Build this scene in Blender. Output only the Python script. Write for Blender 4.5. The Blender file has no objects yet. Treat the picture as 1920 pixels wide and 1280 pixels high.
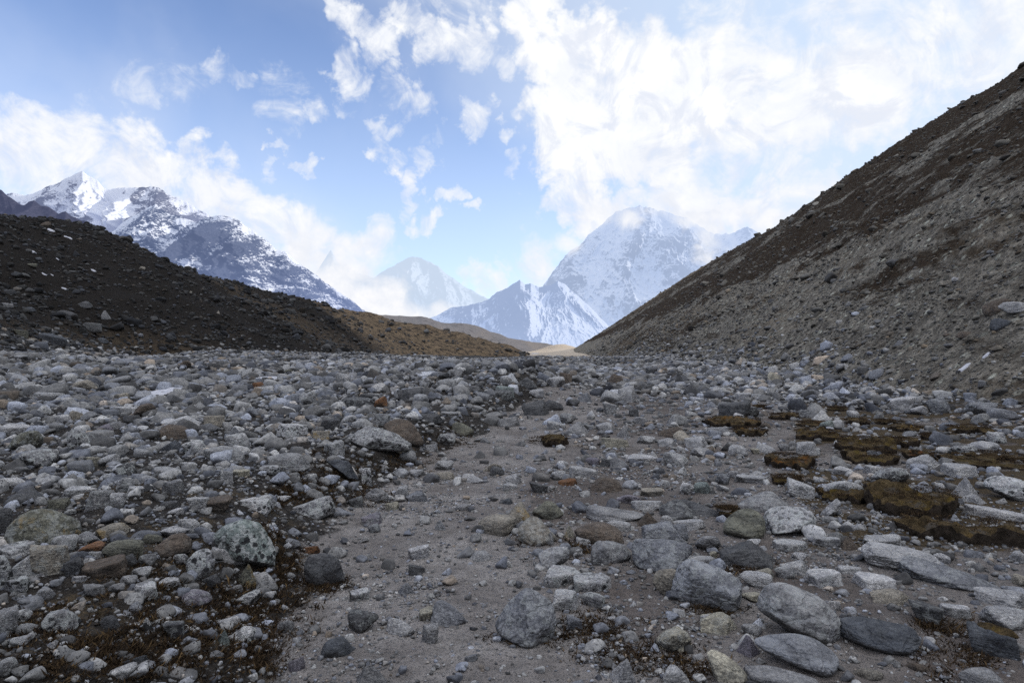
import bpy, math, random
import numpy as np
from mathutils import Vector

random.seed(7)
RNG = np.random.default_rng(7)
sc = bpy.context.scene
COL = sc.collection

# ------------------------------------------------------------------ camera numbers
CAMZ = 1.6
FPX = 1280.0            # focal length in pixels of the 1920 px wide photograph (24 mm lens)
HOR = 650.0             # row of the horizon
R = math.radians

def U(px): return (px - 960.0) / FPX
def V(py): return (HOR - py) / FPX

# ------------------------------------------------------------------ numpy noise
_perm = np.random.default_rng(3).permutation(256)
_perm = np.concatenate([_perm, _perm, _perm])
_g = np.random.default_rng(4).normal(size=(256, 3))
_g /= np.linalg.norm(_g, axis=1)[:, None]

def noise3(x, y, z):
    x, y, z = np.broadcast_arrays(np.asarray(x, float), np.asarray(y, float), np.asarray(z, float))
    xi, yi, zi = np.floor(x).astype(np.int64), np.floor(y).astype(np.int64), np.floor(z).astype(np.int64)
    xf, yf, zf = x - xi, y - yi, z - zi
    xi &= 255; yi &= 255; zi &= 255
    s = lambda t: t * t * t * (t * (t * 6 - 15) + 10)
    u, v, w = s(xf), s(yf), s(zf)
    def gr(dx, dy, dz):
        h = _perm[_perm[_perm[(xi + dx) & 255] + ((yi + dy) & 255)] + ((zi + dz) & 255)]
        gg = _g[h]
        return gg[..., 0] * (xf - dx) + gg[..., 1] * (yf - dy) + gg[..., 2] * (zf - dz)
    l = lambda a, b, t: a + (b - a) * t
    return l(l(l(gr(0,0,0), gr(1,0,0), u), l(gr(0,1,0), gr(1,1,0), u), v),
             l(l(gr(0,0,1), gr(1,0,1), u), l(gr(0,1,1), gr(1,1,1), u), v), w) * 1.5

def fbm(x, y, z, oct=4, gain=0.5, lac=2.03):
    a, f, s, n = 1.0, 1.0, 0.0, 0.0
    for k in range(oct):
        s = s + a * noise3(x * f + 17.3 * k, y * f + 5.1 * k, z * f + 9.7 * k)
        n += a; a *= gain; f *= lac
    return s / n

def ridged(x, y, z, oct=5, gain=0.55, lac=2.07):
    a, f, s, n, pr = 1.0, 1.0, 0.0, 0.0, 1.0
    for k in range(oct):
        r = 1 - np.abs(noise3(x * f + 11.3 * k, y * f + 3.1 * k, z * f + 7.7 * k)) * 1.6
        r = np.clip(r, 0, 1) ** 2
        s = s + a * r * pr; pr = np.clip(r * 1.4, 0, 1)
        n += a; a *= gain; f *= lac
    return s / n

def sstep(a, b, x):
    t = np.clip((np.asarray(x, float) - a) / (b - a), 0, 1)
    return t * t * (3 - 2 * t)

# ------------------------------------------------------------------ mesh helpers
def make_mesh(name, verts, faces, mat=None, parent=None, smooth=True, attrs=None, link=True):
    """verts (n,3), faces (m,3) or (m,4) arrays -> one mesh object"""
    verts = np.asarray(verts, np.float32); faces = np.asarray(faces, np.int32)
    me = bpy.data.meshes.new(name)
    me.vertices.add(len(verts)); me.vertices.foreach_set('co', verts.ravel())
    k = faces.shape[1]
    me.loops.add(faces.size); me.loops.foreach_set('vertex_index', faces.ravel())
    me.polygons.add(len(faces))
    me.polygons.foreach_set('loop_start', np.arange(0, faces.size, k, dtype=np.int32))
    me.polygons.foreach_set('loop_total', np.full(len(faces), k, np.int32))
    if smooth: me.polygons.foreach_set('use_smooth', np.ones(len(faces), bool))
    for an, av in (attrs or {}).items():
        a = me.attributes.new(an, 'FLOAT', 'POINT'); a.data.foreach_set('value', np.asarray(av, np.float32))
    me.update(calc_edges=True)
    if mat is not None: me.materials.append(mat)
    o = bpy.data.objects.new(name, me)
    if parent is not None: o.parent = parent
    if link: COL.objects.link(o)
    return o

def grid_faces(nr, nc):
    i = np.arange(nr * nc).reshape(nr, nc)
    return np.stack([i[:-1, :-1], i[:-1, 1:], i[1:, 1:], i[1:, :-1]], -1).reshape(-1, 4)

def compact(verts, faces, attrs):
    used = np.unique(faces); m = np.full(len(verts), -1, np.int64); m[used] = np.arange(len(used))
    return verts[used], m[faces], {k: v[used] for k, v in attrs.items()}

def tag(o, label=None, cat=None, group=None, kind=None):
    if label: o['label'] = label
    if cat: o['category'] = cat
    if group: o['group'] = group
    if kind: o['kind'] = kind
    return o

_ico = {}
def ico(n):
    if n not in _ico:
        t = (1 + 5 ** .5) / 2
        v = [(-1,t,0),(1,t,0),(-1,-t,0),(1,-t,0),(0,-1,t),(0,1,t),(0,-1,-t),(0,1,-t),(t,0,-1),(t,0,1),(-t,0,-1),(-t,0,1)]
        f = [(0,11,5),(0,5,1),(0,1,7),(0,7,10),(0,10,11),(1,5,9),(5,11,4),(11,10,2),(10,7,6),(7,1,8),(3,9,4),(3,4,2),(3,2,6),(3,6,8),(3,8,9),(4,9,5),(2,4,11),(6,2,10),(8,6,7),(9,8,1)]
        v = [np.array(p) / np.linalg.norm(p) for p in v]
        for _ in range(n):
            c = {}; nf = []
            def mid(a, b):
                k = (min(a, b), max(a, b))
                if k not in c:
                    p = v[a] + v[b]; v.append(p / np.linalg.norm(p)); c[k] = len(v) - 1
                return c[k]
            for a, b, d in f:
                x, y, z = mid(a, b), mid(b, d), mid(d, a)
                nf += [(a, x, z), (b, y, x), (d, z, y), (x, y, z)]
            f = nf
        _ico[n] = (np.array(v), np.array(f))
    return _ico[n]

# ------------------------------------------------------------------ node helper
class NT:
    def __init__(s, mat): s.t = mat.node_tree; s.n = s.t.nodes; s.l = s.t.links
    def new(s, typ, **kw):
        n = s.n.new(typ)
        for k, v in kw.items(): setattr(n, k, v)
        return n
    def put(s, inp, v):
        if isinstance(v, bpy.types.NodeSocket): s.l.new(v, inp)
        elif v is not None: inp.default_value = v
    def math(s, op, a, b=None, c=None, clamp=False):
        n = s.new('ShaderNodeMath', operation=op, use_clamp=clamp)
        for i, x in enumerate((a, b, c)):
            if x is not None: s.put(n.inputs[i], x)
        return n.outputs[0]
    def vmath(s, op, a, b=None, scale=None):
        n = s.new('ShaderNodeVectorMath', operation=op)
        s.put(n.inputs[0], a)
        if b is not None: s.put(n.inputs[1], b)
        if scale is not None: s.put(n.inputs['Scale'], scale)
        return n.outputs['Value'] if op in ('DOT_PRODUCT', 'LENGTH') else n.outputs[0]
    def noise(s, vec, scale, detail=4, rough=.55, dist=0.0, col=False):
        n = s.new('ShaderNodeTexNoise'); s.put(n.inputs['Vector'], vec)
        n.inputs['Scale'].default_value = scale; n.inputs['Detail'].default_value = detail
        n.inputs['Roughness'].default_value = rough; n.inputs['Distortion'].default_value = dist
        return n.outputs['Color' if col else 0]
    def voro(s, vec, scale, feature='F1', out='Distance', rand=1.0):
        n = s.new('ShaderNodeTexVoronoi', feature=feature); s.put(n.inputs['Vector'], vec)
        n.inputs['Scale'].default_value = scale; n.inputs['Randomness'].default_value = rand
        return n.outputs[out]
    def ss(s, x, a, b, lo=0.0, hi=1.0):
        n = s.new('ShaderNodeMapRange', interpolation_type='SMOOTHSTEP')
        s.put(n.inputs['Value'], x)
        s.put(n.inputs['From Min'], a); s.put(n.inputs['From Max'], b)
        s.put(n.inputs['To Min'], lo); s.put(n.inputs['To Max'], hi)
        return n.outputs[0]
    def mix(s, f, a, b, typ='MIX'):
        n = s.new('ShaderNodeMix', data_type='RGBA', blend_type=typ)
        s.put(n.inputs[0], f)
        for i, x in ((6, a), (7, b)):
            if isinstance(x, tuple) and len(x) == 3: x = (*x, 1)
            s.put(n.inputs[i], x)
        return n.outputs[2]
    def attr(s, name, typ='GEOMETRY', out='Fac'):
        n = s.new('ShaderNodeAttribute', attribute_type=typ, attribute_name=name); return n.outputs[out]
    def bump(s, h, strength, dist, nrm=None):
        n = s.new('ShaderNodeBump'); s.put(n.inputs['Height'], h)
        n.inputs['Strength'].default_value = strength; n.inputs['Distance'].default_value = dist
        if nrm is not None: s.put(n.inputs['Normal'], nrm)
        return n.outputs[0]

def new_mat(name):
    m = bpy.data.materials.new(name); m.use_nodes = True
    N = NT(m); N.n.clear()
    out = N.new('ShaderNodeOutputMaterial')
    return m, N, out

def principled(N, out, col, rough=.9, nrm=None, spec=.2):
    p = N.new('ShaderNodeBsdfPrincipled')
    N.put(p.inputs['Base Color'], col if not isinstance(col, tuple) else (*col, 1))
    N.put(p.inputs['Roughness'], rough); p.inputs['Specular IOR Level'].default_value = spec
    if nrm is not None: N.put(p.inputs['Normal'], nrm)
    N.l.new(p.outputs[0], out.inputs[0])
    return p

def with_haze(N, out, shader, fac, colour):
    """aerial haze painted into the surface as glow, for light scattered by the air before it"""
    e = N.new('ShaderNodeEmission'); e.inputs[0].default_value = (*colour, 1); e.inputs[1].default_value = 1  # haze put into the material as emission, no air is built
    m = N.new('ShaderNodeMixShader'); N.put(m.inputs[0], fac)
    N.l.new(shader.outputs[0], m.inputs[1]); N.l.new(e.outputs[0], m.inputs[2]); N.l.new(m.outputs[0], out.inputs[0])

# ------------------------------------------------------------------ materials
def mat_rock():
    m, N, out = new_mat('rock')
    tc = N.new('ShaderNodeTexCoord'); oi = N.new('ShaderNodeObjectInfo')
    off = N.vmath('SCALE', N.vmath('ADD', (0, 0, 0), oi.outputs['Random']), scale=37.0)
    P0 = N.new('ShaderNodeNewGeometry').outputs['Position']
    P = N.vmath('ADD', P0, off)
    base = oi.outputs['Color']
    big = N.noise(P, 5.5, 6, .62)
    fine = N.noise(P, 70, 4, .7)
    c = N.mix(N.ss(big, .35, .68), N.mix(1.0, base, (.62, .62, .64), 'MULTIPLY'), N.mix(1.0, base, (1.22, 1.2, 1.16), 'MULTIPLY'))
    c = N.mix(.8, c, N.mix(N.ss(fine, .38, .62), (.50, .50, .52), (1.45, 1.45, 1.43)), 'MULTIPLY')
    sx = N.new('ShaderNodeMapping'); N.l.new(tc.outputs['Object'], sx.inputs[0]); sx.inputs['Rotation'].default_value = (.5, .9, .2); sx.inputs['Scale'].default_value = (1.6, 1.6, 11)
    grain = N.noise(N.vmath('ADD', sx.outputs[0], off), 1.5, 5, .62)
    c = N.mix(.85, c, N.mix(N.ss(grain, .36, .62), (.62, .62, .63), (1.32, 1.32, 1.32)), 'MULTIPLY')
    # gneiss banding
    w = N.new('ShaderNodeTexWave', wave_type='BANDS', bands_direction='Z')
    N.put(w.inputs['Vector'], N.vmath('ADD', N.vmath('MULTIPLY', tc.outputs['Object'], (.55, .4, 1.0)), N.vmath('SCALE', N.noise(tc.outputs['Object'], 1.3, 4, .6, col=True), scale=.7)))
    w.inputs['Scale'].default_value = 2.6; w.inputs['Distortion'].default_value = 3.5; w.inputs['Detail'].default_value = 4; w.inputs['Detail Scale'].default_value = 1.6
    bn = N.math('MULTIPLY', w.outputs['Fac'], N.noise(P, 6, 3))
    c = N.mix(N.math('MULTIPLY', N.attr('band', 'OBJECT'), N.ss(bn, .12, .55)), c, N.mix(1.0, base, (1.75, 1.75, 1.72), 'MULTIPLY'))
    # pale crust lichen, then black spots
    li = N.attr('lichen', 'OBJECT')
    crust = N.noise(P, 17, 6, .68)
    c = N.mix(N.math('MULTIPLY', li, N.ss(crust, .49, .56)), c, (.42, .43, .42))
    vp = N.vmath('ADD', P, N.vmath('SCALE', N.noise(P, 30, 2, col=True), scale=.035))
    sp = N.math('MULTIPLY', N.ss(N.voro(vp, 21), .44, .32), N.ss(N.noise(P, 5, 3), .43, .52))
    sp = N.math('MAXIMUM', sp, N.math('MULTIPLY', N.ss(N.noise(P, 38, 4, .7), .56, .62), N.ss(N.noise(P, 7, 3), .46, .56)))
    c = N.mix(N.math('MULTIPLY', li, sp), c, (.032, .032, .034))
    # ochre lichen
    oc = N.math('MULTIPLY', N.attr('ochre', 'OBJECT'), N.ss(N.noise(P, 6.5, 5, .65), .515, .63, 0, .85))
    c = N.mix(oc, c, (.27, .18, .065))
    # darker on the downward faces
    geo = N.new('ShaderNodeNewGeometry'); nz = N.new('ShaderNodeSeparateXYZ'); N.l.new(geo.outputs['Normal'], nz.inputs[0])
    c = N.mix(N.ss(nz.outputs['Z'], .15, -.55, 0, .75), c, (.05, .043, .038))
    # paler on the upward faces
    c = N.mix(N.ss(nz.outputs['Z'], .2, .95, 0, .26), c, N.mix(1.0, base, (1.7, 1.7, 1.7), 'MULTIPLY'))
    crack = N.voro(N.vmath('ADD', P, N.vmath('SCALE', N.noise(P, 9, 3, col=True), scale=.12)), 7, 'DISTANCE_TO_EDGE')
    h = N.math('ADD', N.math('MULTIPLY', big, .9), N.math('ADD', N.math('MULTIPLY', fine, .2), N.math('MULTIPLY', N.ss(crack, 0, .06), .18)))
    h = N.math('ADD', h, N.math('ADD', N.math('MULTIPLY', N.noise(P, 24, 5, .65), .6), N.math('MULTIPLY', grain, .5)))
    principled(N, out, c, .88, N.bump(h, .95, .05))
    return m

def mat_rubble(name='rubble', dark=(.026, .025, .026), pale=(.52, .512, .508), warm=.12):
    """one material for the countless small stones: tone per stone"""
    m, N, out = new_mat(name)
    P = N.new('ShaderNodeNewGeometry').outputs['Position']
    t = N.attr('tone'); h = N.attr('tint')
    r = N.new('ShaderNodeValToRGB'); N.l.new(t, r.inputs[0]); e = r.color_ramp.elements
    e[0].position = 0; e[0].color = (*dark, 1); e[1].position = 1; e[1].color = (*pale, 1)
    mid = e.new(.5); mid.color = tuple(.62 * dark[i] + .38 * pale[i] for i in range(3)) + (1,)
    c = r.outputs[0]
    c = N.mix(N.ss(h, .86, 1.0, 0, .75), c, N.mix(1.0, c, (1.25, .97, .70), 'MULTIPLY'))
    c = N.mix(N.ss(h, .4, .0, 0, .8), c, N.mix(1.0, c, (.86, .94, 1.14), 'MULTIPLY'))
    n1 = N.noise(P, 14, 5, .7); n2 = N.noise(P, 60, 3, .7)
    c = N.mix(.9, c, N.mix(N.ss(n1, .36, .64), (.64, .64, .65), (1.25, 1.24, 1.22)), 'MULTIPLY')
    n3 = N.noise(P, 22, 4, .7)
    c = N.mix(N.math('MULTIPLY', N.ss(n3, .56, .63), N.ss(t, .35, .6, 0, .7)), c, (.034, .034, .036))
    c = N.mix(N.math('MULTIPLY', N.ss(n2, .56, .63), N.ss(n1, .45, .56)), c, (.035, .035, .037))
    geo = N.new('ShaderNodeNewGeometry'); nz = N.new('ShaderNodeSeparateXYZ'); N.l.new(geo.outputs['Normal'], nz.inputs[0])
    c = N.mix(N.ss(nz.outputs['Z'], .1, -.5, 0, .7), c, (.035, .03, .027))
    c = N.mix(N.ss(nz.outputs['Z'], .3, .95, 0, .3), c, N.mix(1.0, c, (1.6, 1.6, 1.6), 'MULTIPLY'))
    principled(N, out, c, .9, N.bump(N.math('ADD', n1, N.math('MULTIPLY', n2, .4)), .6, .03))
    return m

def mat_ground():
    m, N, out = new_mat('ground')
    P = N.new('ShaderNodeNewGeometry').outputs['Position']
    sand = N.attr('sand'); org = N.attr('turf')
    n0 = N.noise(P, 1.3, 6, .62); n1 = N.noise(P, 9, 6, .65); n2 = N.noise(P, 55, 4, .7)
    soil = N.mix(N.ss(n1, .35, .7), (.020, .017, .015), (.066, .058, .052))
    sandc = N.mix(N.ss(n0, .35, .66), (.225, .205, .197), (.345, .322, .312))
    sandc = N.mix(.75, sandc, N.mix(N.ss(n1, .34, .66), (.74, .73, .72), (1.16, 1.15, 1.14)), 'MULTIPLY')
    f = N.ss(N.math('ADD', sand, N.math('MULTIPLY', N.math('SUBTRACT', n1, .5), .9)), .35, .62)
    c = N.mix(f, soil, sandc)
    c = N.mix(N.math('MULTIPLY', N.attr('damp'), N.ss(n0, .25, .55)), c, N.mix(1.0, c, (.46, .42, .40), 'MULTIPLY'))
    # grit: little stones of many tones
    vo = N.new('ShaderNodeTexVoronoi'); vo.inputs['Scale'].default_value = 42; N.l.new(P, vo.inputs['Vector'])
    sepc = N.new('ShaderNodeSeparateColor'); N.l.new(vo.outputs['Color'], sepc.inputs[0])
    gm = N.math('MULTIPLY', N.ss(vo.outputs['Distance'], .42, .3), N.ss(sepc.outputs[0], .45, .6))
    c = N.mix(N.math('MULTIPLY', gm, .40), c, N.mix(sepc.outputs[1], (.07, .067, .068), (.33, .32, .32)))
    vo2 = N.new('ShaderNodeTexVoronoi'); vo2.inputs['Scale'].default_value = 110; N.l.new(P, vo2.inputs['Vector'])
    sp2 = N.new('ShaderNodeSeparateColor'); N.l.new(vo2.outputs['Color'], sp2.inputs[0])
    gm2 = N.math('MULTIPLY', N.ss(vo2.outputs['Distance'], .45, .3), N.ss(sp2.outputs[0], .5, .62))
    c = N.mix(N.math('MULTIPLY', gm2, .38), c, N.mix(sp2.outputs[1], (.06, .057, .056), (.3, .29, .285)))
    # brown organic crust
    of = N.ss(N.math('ADD', org, N.math('MULTIPLY', N.math('SUBTRACT', n1, .5), 1.0)), .4, .65)
    c = N.mix(of, c, N.mix(N.ss(n2, .35, .65), (.04, .030, .020), (.125, .094, .058)))
    # far coarse stones
    far = N.attr('far')
    vf = N.new('ShaderNodeTexVoronoi'); vf.inputs['Scale'].default_value = 3.2; N.l.new(P, vf.inputs['Vector'])
    sf = N.new('ShaderNodeSeparateColor'); N.l.new(vf.outputs['Color'], sf.inputs[0])
    cf = N.mix(N.ss(vf.outputs['Distance'], .55, .2), (.024, .022, .021), N.mix(sf.outputs[0], (.05, .05, .052), (.20, .20, .205)))
    c = N.mix(N.math('MULTIPLY', far, .8), c, cf)
    c = N.mix(N.attr('painted_sun'), c, N.mix(N.noise(P, .02, 5, .6), (.36, .29, .22), (.56, .49, .41)))  # pale sand with sunlight painted into its tone
    h = N.math('ADD', N.math('MULTIPLY', n1, 1.0), N.math('ADD', N.math('MULTIPLY', n2, .35), N.math('ADD', N.math('MULTIPLY', gm, .35), N.math('MULTIPLY', gm2, .15))))
    principled(N, out, c, .95, N.bump(h, 1.0, .055), .1)
    return m

def mat_hill(name, ca, cb, cgreen, stretch, haze=0.0, hazecol=(.5, .6, .8), nsc=.22, sk=((.014, .0105, .008), (.066, .046, .031))):
    m, N, out = new_mat(name)
    P = N.new('ShaderNodeNewGeometry').outputs['Position']
    Q = N.vmath('MULTIPLY', P, stretch)
    dk = N.attr('dark'); tn = N.attr('tan')
    n0 = N.noise(Q, nsc, 8, .68, .4); n1 = N.noise(P, 1.6, 7, .7); n2 = N.noise(P, 7.0, 5, .72)
    c = N.mix(N.ss(n1, .36, .66), ca, cb)
    streak = N.ss(N.math('ADD', n0, N.math('MULTIPLY', dk, .30)), .545, .68)
    c = N.mix(streak, c, N.mix(n2, *sk))
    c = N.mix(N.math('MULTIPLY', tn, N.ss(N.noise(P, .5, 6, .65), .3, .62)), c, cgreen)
    vf = N.new('ShaderNodeTexVoronoi'); vf.inputs['Scale'].default_value = 2.1; N.l.new(P, vf.inputs['Vector'])
    sf = N.new('ShaderNodeSeparateColor'); N.l.new(vf.outputs['Color'], sf.inputs[0])
    stone = N.math('MULTIPLY', N.ss(vf.outputs['Distance'], .45, .25), N.ss(sf.outputs[0], .45, .7))
    c = N.mix(N.math('MULTIPLY', stone, N.math('SUBTRACT', 1.0, N.math('MULTIPLY', streak, .75))), c, N.mix(sf.outputs[1], tuple(x * .6 for x in ca), tuple(min(.5, x * 1.9) for x in cb)))
    c = N.mix(.9, c, N.mix(N.ss(n2, .3, .7), (.5, .5, .5), (1.45, 1.45, 1.45)), 'MULTIPLY')
    h = N.math('ADD', N.math('MULTIPLY', n1, 1.0), N.math('ADD', N.math('MULTIPLY', n2, .3), N.math('MULTIPLY', stone, .35)))
    p = principled(N, out, c, .95, N.bump(h, .9, .35), .05)
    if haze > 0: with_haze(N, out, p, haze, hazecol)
    return m

def mat_mountain(name, rock_a, rock_b, haze, hazecol, sc_fine, snowcol=(.78, .8, .84)):
    m, N, out = new_mat(name)
    P = N.new('ShaderNodeNewGeometry').outputs['Position']
    s = N.attr('snow'); hz = N.attr('haze')
    n1 = N.noise(P, sc_fine, 8, .68); n2 = N.noise(N.vmath('MULTIPLY', P, (1, 1, 2.6)), sc_fine * 3.5, 7, .7)
    rock = N.mix(N.ss(n2, .33, .68), rock_a, rock_b)
    f = N.ss(N.math('ADD', s, N.math('ADD', N.math('MULTIPLY', N.math('SUBTRACT', n1, .5), 1.1), N.math('MULTIPLY', N.math('SUBTRACT', n2, .5), 1.7))), .40, .62)
    c = N.mix(f, rock, snowcol)
    p = principled(N, out, c, .9, N.bump(N.math('ADD', n1, N.math('MULTIPLY', n2, .5)), .7, 14.0 * .004 / sc_fine), .05)
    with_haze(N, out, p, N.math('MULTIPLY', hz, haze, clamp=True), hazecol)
    return m

def mat_turf(name, soil):
    m, N, out = new_mat(name)
    P = N.new('ShaderNodeNewGeometry').outputs['Position']
    n1 = N.noise(P, 11, 6, .7); n2 = N.noise(P, 70, 4, .75)
    if soil:
        c = N.mix(N.ss(n1, .35, .65), (.018, .014, .011), (.075, .058, .045))
        c = N.mix(N.ss(n2, .55, .7, 0, .6), c, (.1, .085, .07))
        b = N.bump(N.math('ADD', n1, N.math('MULTIPLY', n2, .4)), 1.0, .04)
    else:
        c = N.mix(N.ss(n1, .35, .62), (.042, .031, .019), (.125, .09, .048))
        n3 = N.noise(P, 4.2, 5, .65)
        oi = N.new('ShaderNodeObjectInfo')
        c = N.mix(N.ss(n3, .50, .64, 0, .85), c, oi.outputs['Color'])
        c = N.mix(.9, c, N.mix(N.ss(n2, .3, .7), (.45, .45, .45), (1.5, 1.5, 1.5)), 'MULTIPLY')
        c = N.mix(N.ss(N.noise(P, 6.5, 4, .6), .56, .66, 0, .8), c, (.12, .105, .09))
        b = N.bump(N.math('ADD', n1, N.math('MULTIPLY', n2, .8)), 1.0, .03)
    principled(N, out, c, 1.0, b, .05)
    return m

def mat_grass():
    m, N, out = new_mat('dry_grass')
    t = N.attr('tone')
    r = N.new('ShaderNodeValToRGB'); N.l.new(t, r.inputs[0]); e = r.color_ramp.elements
    e[0].position = 0; e[0].color = (.018, .013, .010, 1); e[1].position = 1; e[1].color = (.16, .105, .05, 1)
    x = e.new(.55); x.color = (.052, .034, .02, 1)
    principled(N, out, r.outputs[0], .9, None, .1)
    return m

def mat_snow():
    m, N, out = new_mat('old_snow')
    P = N.new('ShaderNodeNewGeometry').outputs['Position']
    n = N.noise(P, 6, 5, .65)
    c = N.mix(N.ss(n, .4, .7), (.48, .48, .53), (.62, .62, .66))
    principled(N, out, c, .7, N.bump(n, .5, .05), .2)
    return m

M_ROCK, M_RUB, M_GROUND, M_SNOW, M_GRASS = mat_rock(), mat_rubble(), mat_ground(), mat_snow(), mat_grass()
M_SOIL, M_MOSS = mat_turf('turf_soil', True), mat_turf('turf_moss', False)

# ------------------------------------------------------------------ valley floor
BANK = np.array([(2.0, -.85), (3.25, -1.12), (4.55, -1.42), (6.3, -1.52), (8.2, -1.28), (10.7, -.95), (13.6, -.35), (18.6, .65), (29, 2.6), (45, 6), (400, 20)])   # y, x: left edge of the worn ground
TRAILR = np.array([(0, .5), (3.25, .32), (4.1, .05), (5.1, -.02), (6.4, -.3), (7.3, -.3), (9.75, .22), (12, .65), (17, 2.3), (29, 4.4), (34, 4.6)])
def bank_x(y): return np.interp(y, BANK[:, 0], BANK[:, 1])
def trail_x(y): return np.interp(y, TRAILR[:, 0], TRAILR[:, 1])

def floor_base(x, y):
    r = np.hypot(x, y)
    s = bank_x(y) - x
    z = .34 * sstep(-.1, 1.1, s + .25 * fbm(x * .9, y * .9, 3.1, 3)) * (1 - .4 * sstep(15, 40, y))
    z = z + .022 * np.clip(-x - 9, 0, 60) * sstep(12, 40, y)
    z = z + .035 * np.clip(x - 9 - .04 * y, 0, 20) * (1 - sstep(60, 200, y))
    z = z - .0135 * np.clip(y - 50, 0, 200) - .0008 * np.clip(y - 250, 0, 3000)
    z = z + .62 * np.exp(-(((x + .6) / 4.0) ** 2 + ((y - 23) / 5.5) ** 2))           # stony swell beyond the bend of the trail
    z = z + 6.5 * np.exp(-(((x - 44) / 22) ** 2 + ((y - 640) / 45) ** 2)) * (1 + .4 * fbm(x * .06, y * .06, 1, 4))   # far sandy knoll
    return z

def floor_z(x, y):
    r = np.hypot(x, y)
    left = sstep(-.2, .6, bank_x(y) - x)
    z = floor_base(x, y)
    near = 1 - sstep(60, 160, r)
    z = z + (.05 + .10 * left) * fbm(x * .45, y * .45, 7.7, 3) * near
    z = z + (.018 + .03 * left) * fbm(x * 2.1, y * 2.1, 1.3, 3) * near
    z = z + .40 * fbm(x * .09, y * .07, 4.4, 3) * sstep(14, 45, r) + (1.5 + 1.2 * sstep(-4, -20, x)) * fbm(x * .04, y * .03, 2.4, 4) * sstep(24, 70, r) * (1 - sstep(180, 330, r))
    return z

# ------------------------------------------------------------------ ridges: height falls away from a crest line
def tent(pts, slope, x, y, rnd):
    best = np.full(np.shape(x), -1e9)
    for (x0, y0, z0), (x1, y1, z1) in zip(pts[:-1], pts[1:]):
        dx, dy = x1 - x0, y1 - y0; L = dx * dx + dy * dy
        t = np.clip(((x - x0) * dx + (y - y0) * dy) / L, 0, 1)
        d = np.hypot(x - x0 - t * dx, y - y0 - t * dy)
        best = np.maximum(best, z0 + t * (z1 - z0) - slope * (np.sqrt(d * d + rnd * rnd) - rnd))
    return best

def crest(lst): return [(U(a) * d, d, CAMZ + V(b) * d) for a, b, d in lst]

CR_R = [(44, -160, 36), (59, 20, 37)] + crest([(1920, 135, 89.4), (1810, 195, 102), (1729, 246, 116), (1621, 317, 138), (1553, 366, 158), (1470, 420, 188), (1391, 461, 236),
        (1300, 513, 325), (1240, 551, 400), (1180, 590, 480), (1120, 628, 560), (1072, 657, 620)])
CR_RB = [(380, -200, 225), (390, 200, 235), (400, 290, 235)]  # unseen height behind the crest, added to shade the left moraine
CR_L = crest([(-900, 330, 40), (-500, 372, 78), (-300, 392, 102), (0, 405, 130), (60, 407, 136), (150, 425, 148), (200, 450, 155), (260, 485, 165), (310, 500, 178), (430, 530, 212),
        (560, 563, 255), (600, 573, 270), (640, 581, 283), (700, 594, 292), (760, 604, 299), (860, 625, 306), (930, 641, 311), (975, 664, 315)])
CR_F = crest([(560, 575, 500), (690, 589, 540), (780, 592, 560), (830, 605, 580), (880, 607, 600), (950, 632, 620), (1030, 645, 650), (1085, 655, 690)])
DX, DY = .09, 1.0

def hill_right_z(x, y):
    a = tent(CR_R, .85, x, y, 2.5); b = tent(CR_RB, .85, x, y, 10)
    z = np.maximum(a, b)
    r = np.hypot(x, y)
    xp = x - .09 * y
    s = np.clip((z + 1.5) / 5, 0, 1) * (.45 + .55 * np.clip((40 - z) / 8, 0, 1))
    z = z + s * (.65 * fbm(xp / 9, y / 34, 2.2, 4) + .60 * fbm(xp / 2.0, y / 8.5, 5.2, 4) * np.clip(r / 45, .5, 1.7) + .10 * fbm(x / .7, y / 1.1, 8.2, 3))
    sc = ridged(xp / 1.6 + .3 * fbm(x / 3, y / 3, 1.1, 2), y / 7.0, z / 9, 4)
    return z + s * .55 * (sc - .4) * sstep(-.25, .25, fbm(x / 12, y / 20, 9.2, 3))

def hill_left_z(x, y):
    z = tent(CR_L, .56, x, y, 6.0)
    s = np.clip((z + 3) / 10, 0, 1)
    return z + s * (3.2 * fbm(x / 14, y / 14, 4.2, 4) * (.45 + .55 * np.clip((26 - z) / 12, 0, 1)) + .8 * fbm(x / 5, y / 5, 1.2, 4) + .14 * fbm(x / .9, y / .9, 3.2, 3))

def hill_far_z(x, y):
    z = tent(CR_F, .5, x, y, 8.0)
    return z + 2.2 * (ridged(x / 45, y / 45, 1.1, 4) - .5) + .6 * fbm(x / 9, y / 9, 3.3, 4)

def land_z(x, y):
    return np.maximum(np.maximum(floor_z(x, y), hill_right_z(x, y)), hill_left_z(x, y))

def ground_at(px, py, f=floor_z):
    """where the sight line through a pixel of the photograph meets the ground"""
    lo, hi = 1.5, 420.0
    for n in (260, 40):
        t = np.geomspace(lo, hi, n)
        below = CAMZ + V(py) * t < f(U(px) * t, t)
        k = max(int(np.argmax(below)), 1) if below.any() else len(t) - 1
        lo, hi = t[k - 1], t[k]
    return U(px) * hi, hi

def polar(az0, az1, na, r0, r1, nr):
    az = np.linspace(R(az0), R(az1), na); r = np.geomspace(r0, r1, nr)
    rr, aa = np.meshgrid(r, az, indexing='ij')
    return rr * np.sin(aa), rr * np.cos(aa)

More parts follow.
